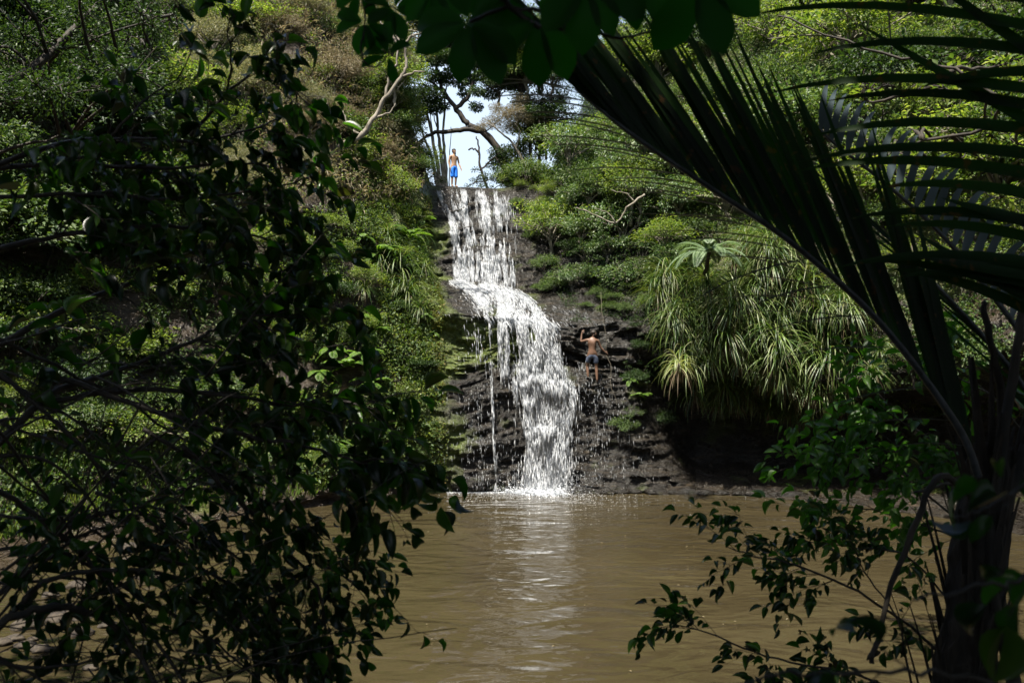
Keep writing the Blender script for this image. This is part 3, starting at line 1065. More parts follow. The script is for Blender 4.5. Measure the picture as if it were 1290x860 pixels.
def person(loc, rz, J, mat, shorts_mat, hair, beard, label, shortlen, scale=1.0):
    root = empty('person', loc, label=label, cat='person')
    root.rotation_euler = (0, 0, rz)
    root.scale = (scale,) * 3
    N = {
        'pelvis': (J['pelvis'], (.13, .10)), 'waist': (J['waist'], (.112, .085)), 'chest': (J['chest'], (.160, .100)), 'upchest': (J['upchest'], (.145, .08)),
        'neck': (J['neck'], .052), 'skull0': (J['h0'], (.062, .07)), 'skull1': (J['h1'], (.078, .092)), 'skull2': (J['h2'], (.062, .070)), 'skull3': (tuple(Vector(J['h2']) + Vector((0, 0, .03))), .03),
    }
    E = [('pelvis', 'waist'), ('waist', 'chest'), ('chest', 'upchest'), ('upchest', 'neck'), ('neck', 'skull0'), ('skull0', 'skull1'), ('skull1', 'skull2'), ('skull2', 'skull3')]
    for s in 'LR':
        N['sh' + s] = (J['sh' + s], .058)
        N['ua' + s] = (tuple(Vector(J['sh' + s]).lerp(Vector(J['el' + s]), .4)), .046)
        N['el' + s] = (J['el' + s], .038)
        N['fa' + s] = (tuple(Vector(J['el' + s]).lerp(Vector(J['wr' + s]), .3)), .04)
        N['wr' + s] = (J['wr' + s], .026)
        N['pm' + s] = (J['pm' + s], (.040, .018))
        N['hp' + s] = (J['hp' + s], .09)
        N['th' + s] = (tuple(Vector(J['hp' + s]).lerp(Vector(J['kn' + s]), .45)), .078)
        N['kn' + s] = (J['kn' + s], .053)
        N['cf' + s] = (tuple(Vector(J['kn' + s]).lerp(Vector(J['an' + s]), .3)), .056)
        N['an' + s] = (J['an' + s], .034)
        N['ft' + s] = (J['ft' + s], (.042, .025))
        E += [('upchest', 'sh' + s), ('sh' + s, 'ua' + s), ('ua' + s, 'el' + s), ('el' + s, 'fa' + s), ('fa' + s, 'wr' + s), ('wr' + s, 'pm' + s),
              ('pelvis', 'hp' + s), ('hp' + s, 'th' + s), ('th' + s, 'kn' + s), ('kn' + s, 'cf' + s), ('cf' + s, 'an' + s), ('an' + s, 'ft' + s)]
        # fingers as chains rooted inside the palm
        w, pm = Vector(J['wr' + s]), Vector(J['pm' + s])
        d = (pm - w).normalized()
        side = Vector(J.get('hs' + s, (0, 1, 0))).normalized()
        curl = Vector(J.get('hc' + s, (0, .3, 0)))
        for q in range(4):
            b = pm + side * (.027 - .018 * q) + d * .005
            ln = (.075, .085, .078, .06)[q]
            for k, kk2 in enumerate((0, .5, 1)):
                N['f%s%d%d' % (s, q, k)] = (tuple(b + d * ln * kk2 + curl * ln * kk2 * kk2), .009 - .0012 * k)
            E += [('f%s%d0' % (s, q), 'f%s%d1' % (s, q)), ('f%s%d1' % (s, q), 'f%s%d2' % (s, q))]
        b = w.lerp(pm, .55) + side * .025
        for k, kk2 in enumerate((0, .5, 1)):
            N['t%s%d' % (s, k)] = (tuple(b + (d * .7 + side * .7) * .06 * kk2), .010)
        E += [('t%s0' % s, 't%s1' % s), ('t%s1' % s, 't%s2' % s)]
    # nose
    fwd = Vector(J['fwd']).normalized()
    h1 = Vector(J['h1'])
    h0 = Vector(J['h0'])
    N['nz0'] = (tuple(h1.lerp(h0, .15) + fwd * .07), .014)
    N['nz1'] = (tuple(h1.lerp(h0, .45) + fwd * .10), .015)
    E += [('nz0', 'nz1')]
    roots = {'pelvis', 'nz0'} | {'f%s%d0' % (s, q) for s in 'LR' for q in range(4)} | {'tL0', 'tR0'}
    body = skin('body', N, E, roots, mat, 2, root)
    sd = fwd.cross(Vector((0, 0, 1))).normalized()
    for sg in (-1, 1):
        me = bpy.data.meshes.new('eye')
        import bmesh
        bm = bmesh.new()
        bmesh.ops.create_uvsphere(bm, u_segments=10, v_segments=8, radius=.010)
        bm.to_mesh(me)
        bm.free()
        me.materials.append(M['eye'])
        e = obj('eye', me, root, h1.lerp(h0, .15) + fwd * .070 + sd * .030 * sg)
        # ear
        me = bpy.data.meshes.new('ear')
        bm = bmesh.new()
        bmesh.ops.create_uvsphere(bm, u_segments=10, v_segments=8, radius=.03)
        for v in bm.verts:
            v.co.x *= .35
        bm.to_mesh(me)
        bm.free()
        me.materials.append(mat)
        e = obj('ear', me, root, h1.lerp(h0, .2) + sd * .078 * sg)
        e.rotation_euler = (0, 0, math.atan2(sd.y, sd.x))
    # mouth
    mb = MB()
    mc = h1.lerp(h0, .8) + fwd * .076
    mb.tube([mc - sd * .025 - fwd * .008, mc, mc + sd * .025 - fwd * .008], .005, .005, 6)
    mb.build('mouth', M['eye'], root)
    # shorts
    SN = {'a': (J['waist2'], (.142, .112)), 'b': (J['pelvis'], (.155, .125)), }
    SE = [('a', 'b')]
    for s in 'LR':
        hp, kn = Vector(J['hp' + s]), Vector(J['kn' + s])
        SN['h' + s] = (tuple(hp), .115)
        SN['m' + s] = (tuple(hp.lerp(kn, shortlen * .6)), .092)
        SN['e' + s] = (tuple(hp.lerp(kn, shortlen)), (.092, .10))
        SE += [('b', 'h' + s), ('h' + s, 'm' + s), ('m' + s, 'e' + s)]
    skin('shorts', SN, SE, {'b'}, shorts_mat, 2, root)
    # hair
    import bmesh
    bm = bmesh.new()
    bmesh.ops.create_icosphere(bm, subdivisions=4, radius=1)
    for v in bm.verts:
        c = v.co.copy()
        r = 1 + .05 * noise.noise(c * 4)
        v.co = Vector((c.x * .088 * r, c.y * .100 * r, c.z * (.085 if c.z > 0 else (.14 if hair == 'long' else .06)) * r))
    me = bpy.data.meshes.new('hair')
    bm.to_mesh(me)
    bm.free()
    me.shade_smooth()
    me.materials.append(M['hair'])
    ho = obj('hair', me, root, h1 - fwd * .030 + Vector((0, 0, .028)))
    ho.rotation_euler = (0, 0, math.atan2(sd.y, sd.x))
    if beard:
        skin('beard', {'a': (tuple(h0 + fwd * .055 + Vector((0, 0, .02))), (.048, .035)), 'b': (tuple(h0 + fwd * .06 - Vector((0, 0, .06))), (.038, .03)), 'c': (tuple(h0 + fwd * .05 - Vector((0, 0, .13))), (.02, .018))},
             [('a', 'b'), ('b', 'c')], {'a'}, M['hair'], 2, root)
    return root


JT = dict(pelvis=(0, 0, .93), waist=(0, -.01, 1.08), waist2=(0, -.01, 1.03), chest=(0, 0, 1.25), upchest=(0, .01, 1.39), neck=(0, -.005, 1.50), h0=(0, -.03, 1.57), h1=(0, -.03, 1.65), h2=(0, -.015, 1.71),
          shL=(-.19, .01, 1.40), elL=(-.25, .03, 1.13), wrL=(-.24, -.06, .89), pmL=(-.235, -.085, .81), hsL=(0, -1, 0), hcL=(.3, 0, 0),
          shR=(.19, .01, 1.40), elR=(.27, .02, 1.13), wrR=(.30, -.10, .90), pmR=(.31, -.13, .83), hsR=(0, -1, 0), hcR=(-.3, 0, 0),
          hpL=(-.09, 0, .90), knL=(-.10, -.02, .49), anL=(-.09, .02, .08), ftL=(-.11, -.13, .03),
          hpR=(.09, 0, .90), knR=(.09, -.03, .49), anR=(.09, .01, .08), ftR=(.12, -.14, .03), fwd=(.25, -1, -.25))
mp_, mn = hit(571, 244)
best = None
for q in range(60):
    yy = 31.8 + q * .05
    l2, _n, _i, _d = BVH.ray_cast(Vector(((571 - 645) / F * yy, yy, 30)), Vector((0, 0, -1)), 60)
    if l2 is not None and (best is None or (l2.z - CZ) / l2.y > (best.z - CZ) / best.y):
        best = l2
tp, topY, tz = best, best.y + .12, best.z
person((tp.x, topY, tz - .01), math.radians(34), JT, M['skin'], M['blue'], 'long', True,
       'bearded person in bright blue shorts standing bare-chested at the top of the waterfall', 1.15, .95)

# climber seen from behind, left hand raised to the ledge, right hand on the rope
JC = dict(pelvis=(0, -.02, .90), waist=(-.01, -.04, 1.04), waist2=(0, -.04, 1.0), chest=(-.01, -.05, 1.20), upchest=(-.01, -.04, 1.34), neck=(0.03, -.02, 1.44), h0=(.055, .005, 1.50), h1=(.065, .01, 1.57), h2=(.06, .0, 1.63),
          shL=(-.19, -.03, 1.35), elL=(-.37, .06, 1.30), wrL=(-.35, .10, 1.54), pmL=(-.32, .12, 1.62), hsL=(1, 0, 0), hcL=(.1, .5, 0),
          shR=(.18, -.03, 1.33), elR=(.28, .04, 1.09), wrR=(.42, .10, .96), pmR=(.48, .12, .93), hsR=(0, .3, 1), hcR=(-.6, .1, -.4),
          hpL=(-.10, .0, .86), knL=(-.17, .14, .50), anL=(-.14, .08, .14), ftL=(-.18, .20, .10),
          hpR=(.10, .0, .86), knR=(.13, .06, .44), anR=(.15, .02, .03), ftR=(.17, .14, -.01), fwd=(.8, .55, 0))
fp, _ = hit(753, 480)
cy = (fp.y if fp else 26.5) - 0.13
cl = at(751, 480, cy)
person((cl.x - .12, cy, cl.z), math.radians(-4), JC, M['skin2'], M['navy'], 'short', False,
       'climber in grey-blue shorts clinging to the wet rock with one arm raised', .72, 1.0)
# ledge for the feet
rk = MB()


def boulder(c, r, seed, sq=(1, .8, .6), n=3):
    import bmesh
    bm = bmesh.new()
    bmesh.ops.create_icosphere(bm, subdivisions=n, radius=1)
    V = []
    for v in bm.verts:
        d = 1 + .35 * noise.fractal(v.co * 1.3 + Vector((seed * 7.1, seed, 0)), 1, 2, 4)
        V.append((c[0] + v.co.x * d * r * sq[0], c[1] + v.co.y * d * r * sq[1], c[2] + v.co.z * d * r * sq[2]))
    Ft = [[v.index for v in f.verts] for f in bm.faces]
    bm.free()
    return np.array(V), np.array(Ft)


for q, (ox, oz, r) in enumerate(((-.16, .02, .2), (.16, -.10, .22))):
    V, Ft = boulder((cl.x - .12 + ox, cy + .22, cl.z + oz - .03), r, q + 3, (1.1, .8, .42))
    rk.add(V, None, Ft)
o = rk.build('rock_ledge', M['rock'])
tag(o, kind='structure')
# rope
rp = MB()
tops = at(757, 372, cy + .1)
hand = Vector((cl.x - .12 + .50, cy + .12, cl.z + .93))
pts = [at(757, 368, 27.4), at(758, 392, cy + .35), hand + Vector((-.05, .05, .7)), hand, at(768, 462, cy - .1), at(772, 490, cy - .3), at(776, 512, cy - .3)]
fine = []
for a, b in zip(pts[:-1], pts[1:]):
    fine += [a.lerp(b, t / 4) for t in range(4)]
fine.append(pts[-1])
rp.tube([p + Vector((.05 * math.sin(k * .9), 0, 0)) * (k > 9) for k, p in enumerate(fine)], .005, .005, 6)
tag(rp.build('climbing_rope', M['rope']), label='thin rope hanging down the wet rock beside the climber', cat='rope')

# ----------------------------------------------------- strap-leaf clumps
def strap_proto(seed, n=150, L=(.9, 1.75), stem=True):
    r = random.Random(seed)
    root = empty('strap_leaf_clump')
    mb = MB()
    dead = MB()
    for k in range(n):
        a = r.uniform(0, 6.283)
        el = r.uniform(-.3, 1.35)
        d = (math.cos(a) * math.cos(el), math.sin(a) * math.cos(el), math.sin(el))
        p = (d[0] * .06, d[1] * .06, d[2] * .1 + r.uniform(-.1, .1))
        mb.blade(p, d, (0, 0, 1) if abs(d[2]) < .9 else (1, 0, 0), r.uniform(*L), r.uniform(.022, .042), r.uniform(.9, 2.6), 8, .3)
    for k in range(n // 5):
        a = r.uniform(0, 6.283)
        d = (math.cos(a) * .5, math.sin(a) * .5, -.4)
        dead.blade((d[0] * .1, d[1] * .1, -.1), d, (d[0], d[1], 1), r.uniform(.5, 1.2), r.uniform(.02, .03), 1.8, 5, .3)
    mb.build('leaves', M['strap'], root)
    dead.build('dead_leaves', M['dead_leaf'], root)
    st = MB()
    st.tube([(0, .35, -.5), (0, .2, -.25), (0, .05, -.05), (0, 0, .05)], .035, .05, 7, .15)
    st.build('stem', M['bark_grey'], root)
    return root


SP_ = [strap_proto(s) for s in (1, 2, 3)]
spots = []
for row, (py, x0, x1, k) in enumerate([(312, 925, 1010, 4), (335, 905, 1045, 5), (362, 880, 1070, 6), (392, 850, 1080, 8), (425, 840, 1090, 8), (458, 850, 1085, 8), (488, 870, 1090, 8), (515, 890, 1090, 7), (300, 930, 985, 2)]):
    for q in range(k):
        spots.append((x0 + (x1 - x0) * (q + .5) / k + U(-9, 9), py + U(-9, 9)))
spots += [(U(840, 1090), U(330, 500)) for _ in range(12)]
spots += [(838, 350), (832, 372), (845, 400), (1100, 470), (1110, 440)]
for q, (px, py) in enumerate(spots):
    p, nn_ = hit(px, py)
    if p is None:
        continue
    Yq = min(p.y - .25, 25.0 if px > 900 else 25.6)
    Yq = max(Yq, p.y - 1.6) + U(-.25, .35)
    w = at(px, py, Yq)
    dup(random.choice(SP_), w, U(-.6, .6), U(.5, 1.0), (U(-.1, .3), U(-.3, .3)),
        label='long hanging strap leaves in a clump on the overhanging right cliff', cat='plant', group='strap-leaved clumps hanging over the undercut bank')
w = at(855, 460, 23.5)
sp = strap_proto(9, 70, (.45, .75))
for ch in sp.children:
    if ch.name.startswith('leaves'):
        ch.data.materials[0] = M['rosette']
sp.location = w
tag(sp, label='small pale spiky rosette at the left foot of the strap-leaf bank', cat='plant')
w = at(500, 345, 27.2)
pn_, _ = hit(505, 340)
if pn_:
    dup(SP_[0], pn_ - Vector((0, .3, 0)), .4, .95, (0, 0), label='drooping strap-leaf tuft on the mossy cliff left of the waterfall', cat='plant')
for (px, py) in ((525, 300), (515, 372), (478, 340), (490, 300), (535, 345), (460, 370), (530, 395)):
    pn_, _ = hit(px, py)
    if pn_:
        dup(random.choice(SP_), pn_ - Vector((0, .2, -.1)), U(-.5, .5), U(.5, .8), (0, 0), label='small grassy tuft hanging from the sunlit mossy cliff left of the waterfall', cat='plant', group='grassy tufts on the left cliff')
for s in SP_:
    kill(s)

# ------------------------------------------------------------------- ferns
def fern_proto(name, seed, nf, L, mat, pinna=.16, lift=(.2, .8), arc=.9, sgm=16, wf_=.045):
    r = random.Random(seed)
    root = empty(name)
    for k in range(nf):
        a = 6.283 * k / nf + r.uniform(-.25, .25)
        el = r.uniform(*lift)
        Lf = L * r.uniform(.75, 1.1)
        d = Vector((math.cos(a) * math.cos(el), math.sin(a) * math.cos(el), math.sin(el)))
        p = Vector((0, 0, 0))
        pts = [p.copy()]
        for i in range(sgm):
            p = p + d * (Lf / sgm)
            d = (d + Vector((0, 0, -arc * (.4 + i / sgm) / sgm * 1.6))).normalized()
            pts.append(p.copy())
        mb = MB()
        mb.tube(pts, .012 * L, .003, 4)
        fr_p, fr_d, fr_n, fr_l = [], [], [], []
        for i in range(2, sgm):
            for h in (0, .5):
                c = pts[i].lerp(pts[min(i + 1, sgm)], h)
                t = (i + h) / sgm
                tan = (pts[min(i + 1, sgm)] - pts[i - 1]).normalized()
                side = tan.cross(Vector((0, 0, 1))).normalized()
                upn = side.cross(tan).normalized()
                ln = pinna * L * 1.6 * math.sin(math.pi * min(1, (t * .93 + .03))) ** .7
                for sg in (-1, 1):
                    fr_p.append(c)
                    fr_d.append(side * sg + tan * .45 - Vector((0, 0, .2)))
                    fr_n.append(upn + Vector((r.uniform(-.3, .3), r.uniform(-.3, .3), 0)))
                    fr_l.append(ln)
        fr_l = np.array(fr_l)
        V, Fk = kites(np.array([tuple(v) for v in fr_p]), np.array([tuple(v) for v in fr_d]), np.array([tuple(v) for v in fr_n]), fr_l, wf_ * L + fr_l * .08)
        mb.add(V, None, Fk)
        mb.build('frond', M[mat], root)
    return root


F1 = fern_proto('fern', 3, 9, .75, 'fern', lift=(-.1, .7))
F2 = fern_proto('fern', 4, 8, .6, 'fern', lift=(-.2, .5), arc=1.3)
for q, (px, py, s) in enumerate([(495, 290, 1.3), (515, 300, 1.1), (478, 315, 1.2), (505, 325, 1.0), (455, 300, 1.0), (530, 280, .8), (520, 335, .8), (420, 440, 1.3), (440, 462, 1.2), (455, 445, 1.0), (430, 490, 1.1),
                                 (465, 480, .9), (400, 470, 1.2), (480, 540, .9), (510, 520, .8), (450, 400, 1.0), (470, 420, .8), (540, 395, .5), (545, 420, .5), (380, 500, 1.2), (350, 540, 1.2), (490, 590, .8), (420, 560, 1.1)]):
    p, nn_ = hit(px, py)
    if p is None:
        continue
    dup(random.choice((F1, F2)), p + nn_ * .12, U(0, 6), s, (0, 0), label='light green fern clinging to the mossy cliff left of the waterfall', cat='fern', group='ferns on the left cliff')
for q, (px, py, s) in enumerate([(700, 270, .8), (720, 320, .8), (690, 330, .6), (760, 340, .7), (795, 480, .7), (805, 500, .6), (735, 300, .7)]):
    p, nn_ = hit(px, py)
    if p is None:
        continue
    dup(random.choice((F1, F2)), p + nn_ * .08, U(0, 6), s, (0, 0), label='small fern growing on the shaded cliff right of the waterfall', cat='fern', group='ferns on the right cliff')
tf = fern_proto('tree_fern', 8, 16, 1.45, 'fern_pale', .10, (.1, .8), 1.3, 34, .008)
tb = at(893, 318, 24.3)
tf.location = tb
tmb = MB()
tmb.tube([(.2, 1.6, -.5), (.15, .9, -.4), (.03, .3, -.2), (0, 0, 0)], .07, .06, 8, .15)
tmb.build('trunk', M['bark_dark'], tf)
tag(tf, label='pale tree fern crown above the hanging strap leaves', cat='tree fern')
kill(F1)
kill(F2)

# ---------------------------------------------- trees at the head of the fall
def P3(l, Y):
    return [at(p[0], p[1], (p[2] if len(p) > 2 else Y)) for p in l]


def smooth(pts, k=4, wob=0.0):
    pts = [Vector(p) for p in pts]
    out = []
    n = len(pts)
    for i in range(n - 1):
        p0, p1, p2, p3 = pts[max(i - 1, 0)], pts[i], pts[i + 1], pts[min(i + 2, n - 1)]
        for j in range(k):
            t = j / k
            v = .5 * ((2 * p1) + (p2 - p0) * t + (2 * p0 - 5 * p1 + 4 * p2 - p3) * t * t + (-p0 + 3 * p1 - 3 * p2 + p3) * t ** 3)
            if wob and (i or j):
                v += Vector((U(-1, 1), U(-1, 1), U(-1, 1))) * wob
            out.append(v)
    out.append(pts[-1])
    return out


def puffs(centres, per, leaf, wr, mat, name, parent, flat=.6, droop=.2):
    Ps, Ds, Ns, Ls = [], [], [], []
    for c, r in centres:
        k = int(4.5 * per * (r / .5) ** 2)
        d = rdir(k)
        d[:, 2] *= flat
        p = np.array(tuple(c)) + d * r * rng.random((k, 1)) ** .5
        Ps.append(p)
        Ds.append(norm(d + .8 * rdir(k) + np.array([0, 0, -droop])))
        Ns.append(norm(np.array([0, 0, .8]) + .8 * rdir(k)))
        Ls.append(leaf * rng.uniform(.6, 1.4, k))
    P, D, N, L = np.vstack(Ps), np.vstack(Ds), np.vstack(Ns), np.concatenate(Ls)
    V, Fk = kites(P, D, N, L, L * wr)
    return obj(name, mesh_np(name, V, [Fk], M[mat], False), parent)


def custom_tree(name, limbs, puff, bark, lm, per, leaf, wr, label, cat='tree', twigs=True, flat=.6, wob=.03):
    root = empty(name, (0, 0, 0), label=label, cat=cat)
    mb = MB()
    allp = []
    for pts, r0, r1 in limbs:
        s = smooth(pts, 5, wob)
        allp += s
        mb.tube(s, r0, r1, 7, .12)
    cs = []
    for c, r in puff:
        cs.append((c, r))
        if twigs:
            near = min(allp, key=lambda q: (q - c).length)
            if (near - c).length < 4.0:
                mid = near.lerp(c, .5) + Vector((U(-.1, .1), U(-.1, .1), U(0, .2)))
                mb.tube(smooth([near, mid, c], 3, .02), .03, .012, 5)
            for _ in range(6):
                d = Vector((U(-1, 1), U(-1, 1), U(-.5, 1))).normalized() * r
                mb.tube(smooth([c, c + d * .5 + Vector((U(-.05, .05), 0, U(-.05, .05))), c + d], 2, .015), .014, .004, 4)
    mb.build('trunk', M[bark], root)
    if cs:
        puffs(cs, per, leaf, wr, lm, 'crown', root, flat)
    base_p = allp[0]
    root.location = base_p
    for ch in root.children:
        ch.location = -base_p
    return root


def pf(l, Y, rs=1.0):
    return [(at(p[0], p[1], Y + U(-.6, .6)), p[2] / F * Y * rs) for p in l]


# dark arching tree right of the gap
custom_tree('arching_tree', [
    (P3([(668, 262), (640, 222), (628, 190), (610, 168), (590, 158)], 37), .20, .14),
    (P3([(590, 158), (575, 138), (560, 118), (552, 95), (548, 60)], 37), .14, .05),
    (P3([(575, 138), (590, 120), (598, 96), (600, 60), (592, 20)], 37), .11, .04),
    (P3([(612, 166), (590, 163), (565, 166), (545, 168), (528, 180), (505, 205)], 37), .14, .05),
    (P3([(560, 118), (545, 105), (530, 98)], 37), .08, .03),
    (P3([(598, 96), (615, 80), (640, 70)], 37), .09, .03),
    (P3([(600, 100), (585, 85), (575, 60)], 37), .08, .03),
    (P3([(548, 80), (535, 60), (525, 40)], 37), .06, .02)],
    pf([(552, 75, 13), (568, 92, 11), (590, 100, 12), (578, 60, 14), (545, 95, 12), (605, 95, 10), (560, 135, 7), (600, 135, 9), (534, 112, 10), (480, 10, 22), (490, 45, 20), (560, 70, 14), (575, 60, 16), (600, 80, 13), (585, 118, 8), (618, 118, 12), (640, 50, 18), (665, 40, 20), (505, 30, 22), (530, 20, 20), (560, 18, 20), (555, 50, 16), (535, 75, 16), (520, 120, 15), (548, 135, 13), (580, 105, 10), (605, 40, 18), (625, 45, 16), (645, 75, 18), (620, 100, 13), (565, 75, 10), (668, 90, 20), (545, 120, 17), (530, 135, 16), (525, 150, 13), (560, 100, 12), (548, 60, 18), (570, 40, 18), (590, 30, 18), (610, 60, 13), (632, 78, 15), (600, 115, 10), (640, 100, 20), (620, 25, 20), (540, 30, 18), (580, 75, 10),
        (655, 60, 22), (525, 90, 12), (512, 170, 12), (660, 130, 16), (630, 200, 14), (640, 225, 14), (575, 8, 22), (540, 5, 20), (610, 5, 22), (515, 60, 18), (500, 100, 15)], 37),
    'bark_dark', 'g_dark', 190, .12, .4, 'dark tree arching its crooked limbs over the gap above the waterfall')
custom_tree('feathery_tree', [(P3([(672, 235), (660, 205), (645, 180), (625, 162)], 35.5), .09, .03), (P3([(650, 190), (655, 165), (640, 150)], 35.5), .04, .02)],
            pf([(618, 155, 14), (632, 145, 16), (648, 140, 16), (605, 160, 8), (640, 160, 14), (660, 150, 14), (655, 125, 12), (625, 135, 10)], 35.5), 'bark_grey', 'g_tawny', 330, .07, .2,
            'small feathery grey-brown tree leaning over the right end of the brink')
custom_tree('stump_tree', [(P3([(618, 245), (606, 215), (604, 190), (600, 172)], 36), .07, .03), (P3([(605, 196), (598, 188), (590, 189)], 36), .05, .035), (P3([(606, 215), (620, 200), (632, 190)], 36), .05, .02)],
            pf([(612, 222, 9), (632, 212, 10), (645, 220, 12), (622, 190, 8), (636, 190, 10), (600, 228, 9), (612, 235, 10), (590, 235, 6), (628, 225, 11), (620, 208, 9), (640, 235, 10), (598, 214, 5), (640, 205, 10)], 36), 'bark_dark', 'g_dark', 100, .085, .42, 'small dark tree with a broken side stub beside the bright gap')
pale = [(P3([(556, 245), (552, 215), (545, 175), (538, 140), (535, 110)], 38), .12, .04), (P3([(560, 245), (556, 200), (551, 160), (549, 125)], 38), .12, .04), (P3([(563, 245), (561, 205), (559, 170), (560, 130), (562, 105)], 38), .10, .03),
        (P3([(553, 245), (545, 205), (532, 165), (522, 140)], 38), .09, .03), (P3([(556, 225), (548, 190), (543, 150), (542, 125)], 38), .04, .015), (P3([(550, 160), (545, 135), (550, 112)], 38), .03, .015), (P3([(566, 245), (566, 215), (568, 160)], 38), .035, .015)]
custom_tree('slender_trees', pale, pf([(545, 108, 7), (530, 120, 6), (562, 100, 6)], 38), 'bark_pale', 'g_olive', 120, .08, .3, 'many-stemmed pale slender tree standing just behind the standing man')
custom_tree('dark_bush', [(P3([(546, 248), (538, 222), (530, 198), (520, 180)], 36), .05, .02), (P3([(540, 225), (525, 215), (512, 205)], 36), .03, .015)],
            pf([(538, 210, 8), (525, 200, 10), (532, 235, 10), (548, 218, 6), (516, 225, 11), (506, 235, 10), (522, 180, 9), (530, 222, 9), (518, 212, 9), (520, 232, 10), (508, 222, 9), (545, 232, 7), (557, 228, 7), (512, 190, 8), (535, 240, 8), (562, 240, 5), (500, 200, 10)], 36), 'bark_dark', 'g_dark', 90, .085, .4, 'thin dark bush against the sky at the left end of the brink', 'bush')
# pale dead tree leaning from the left slope
dy = 26.0
custom_tree('leaning_bare_tree', [
    (P3([(425, 185), (455, 172), (470, 150), (485, 125), (505, 98), (512, 80), (508, 55)], dy), .10, .04),
    (P3([(505, 98), (520, 92), (535, 90)], dy), .05, .02), (P3([(508, 60), (500, 45), (510, 38), (530, 40)], dy), .04, .015), (P3([(508, 62), (520, 45), (540, 42), (552, 44)], dy), .05, .015),
    (P3([(520, 45), (532, 52), (550, 54)], dy), .035, .012), (P3([(485, 125), (490, 100), (500, 80), (498, 50), (480, 30)], dy), .05, .02), (P3([(508, 58), (510, 35), (520, 22), (545, 25)], dy), .035, .012),
    (P3([(470, 150), (490, 142), (498, 130)], dy), .04, .015), (P3([(455, 172), (440, 160), (432, 140)], dy), .05, .02), (P3([(498, 50), (488, 45), (470, 48)], dy), .03, .01)],
    pf([(470, 30, 14), (450, 60, 14), (500, 20, 12), (520, 10, 14)], dy), 'bark_grey', 'g_olive', 170, .07, .22, 'bare pale twisted tree leaning out from the left slope')
# dead drooping branches right of the cliff bush
custom_tree('bleached_branch', [(P3([(812, 245), (790, 262), (775, 280), (745, 268), (725, 262)], 27.5), .04, .015), (P3([(775, 280), (765, 268), (750, 262)], 27.5), .025, .01), (P3([(800, 255), (790, 245), (770, 240)], 27.5), .025, .01)],
            [], 'bark_grey', 'g_mid', 0, .1, .3, 'bare grey branch poking out of the bush on the right cliff', 'branch', twigs=False)
# nearer trees framing the two upper corners
custom_tree('spreading_tree', [
    (P3([(-120, 260, 9.5), (-40, 150, 10.5), (60, 70, 11.5), (120, 10, 12), (160, -60, 12)], 11), .09, .03), (P3([(-40, 150, 10.5), (40, 120, 11), (120, 90, 11.5), (190, 60, 12)], 11), .04, .015),
    (P3([(60, 70, 11.5), (120, 50, 12), (200, 20, 12)], 11), .03, .012), (P3([(-80, 200, 10), (0, 190, 10.5), (90, 170, 11)], 11), .04, .012)],
    [(at(U(-40, 175), U(-50, 130), U(10, 12.5)), U(.3, .55)) for _ in range(26)] + [(at(U(150, 225), U(-20, 70), U(11, 12.5)), U(.2, .35)) for _ in range(8)],
    'bark_dark', 'g_dark', 150, .055, .5, 'small-leaved green tree filling the upper left corner')
custom_tree('overhanging_tree', [
    (P3([(1390, 280, 8.5), (1300, 160, 9), (1200, 90, 9.5), (1090, 60, 10), (980, 20, 10.5)], 9), .03, .01), (P3([(1300, 160, 9), (1200, 170, 9.5), (1120, 190, 10)], 9), .03, .012), (P3([(1200, 90, 9.5), (1140, 120, 9.5), (1080, 130, 10)], 9), .03, .012)],
    [(at(U(1080, 1300), U(40, 250), U(9, 11)), U(.18, .34)) for _ in range(16)],
    'bark_dark', 'g_bright', 60, .09, .55, 'bright leafy tree seen through the palm leaflets in the upper right')

# -------------------------------------------- foreground shrubs (in shade)
def twiggy(mb, anchors, pts, n, Lr, rad, spread, droop, leafstep, sub=2, dirbias=None, tmin=.1):
    """side twigs along a branch; anchors collects (p, dir) for leaves"""
    pts = [Vector(p) for p in pts]
    m = len(pts) - 1
    for _ in range(n):
        t = U(tmin, 1) * m
        i = min(int(t), m - 1)
        p = pts[i].lerp(pts[i + 1], t - i)
        tan = (pts[i + 1] - pts[i]).normalized()
        s = Vector((U(-1, 1), U(-1, 1), U(-1, 1)))
        s = (s - tan * s.dot(tan)).normalized()
        d = (tan * .8 + s * spread + (dirbias or Vector((0, 0, 0)))).normalized()
        L = U(*Lr)
        k = max(3, int(L / .05))
        q = [p.copy()]
        for j in range(k):
            p = p + d * (L / k)
            d = (d + Vector((U(-1, 1), U(-1, 1), U(-1, 1))) * .16 + Vector((0, 0, -droop / k))).normalized()
            q.append(p.copy())
        mb.tube(q, rad, rad * .35, 5)
        if sub > 0:
            twiggy(mb, anchors, q, 2, (Lr[0] * .5, Lr[1] * .55), rad * .6, spread, droop, leafstep, sub - 1, dirbias, .3)
        cnt = int(L / leafstep)
        for a in range(cnt):
            tt = (a + .6) / cnt
            if tt < .15:
                continue
            ii_ = min(int(tt * k), k - 1)
            c = q[ii_].lerp(q[ii_ + 1], tt * k - ii_)
            tn = (q[ii_ + 1] - q[ii_]).normalized()
            sd = Vector((U(-1, 1), U(-1, 1), U(-1, 1)))
            sd = (sd - tn * sd.dot(tn)).normalized()
            anchors.append((c, (tn * .55 + sd * .8 + Vector((0, 0, -.45))).normalized()))
        anchors.append((q[-1], (q[-1] - q[-2]).normalized()))


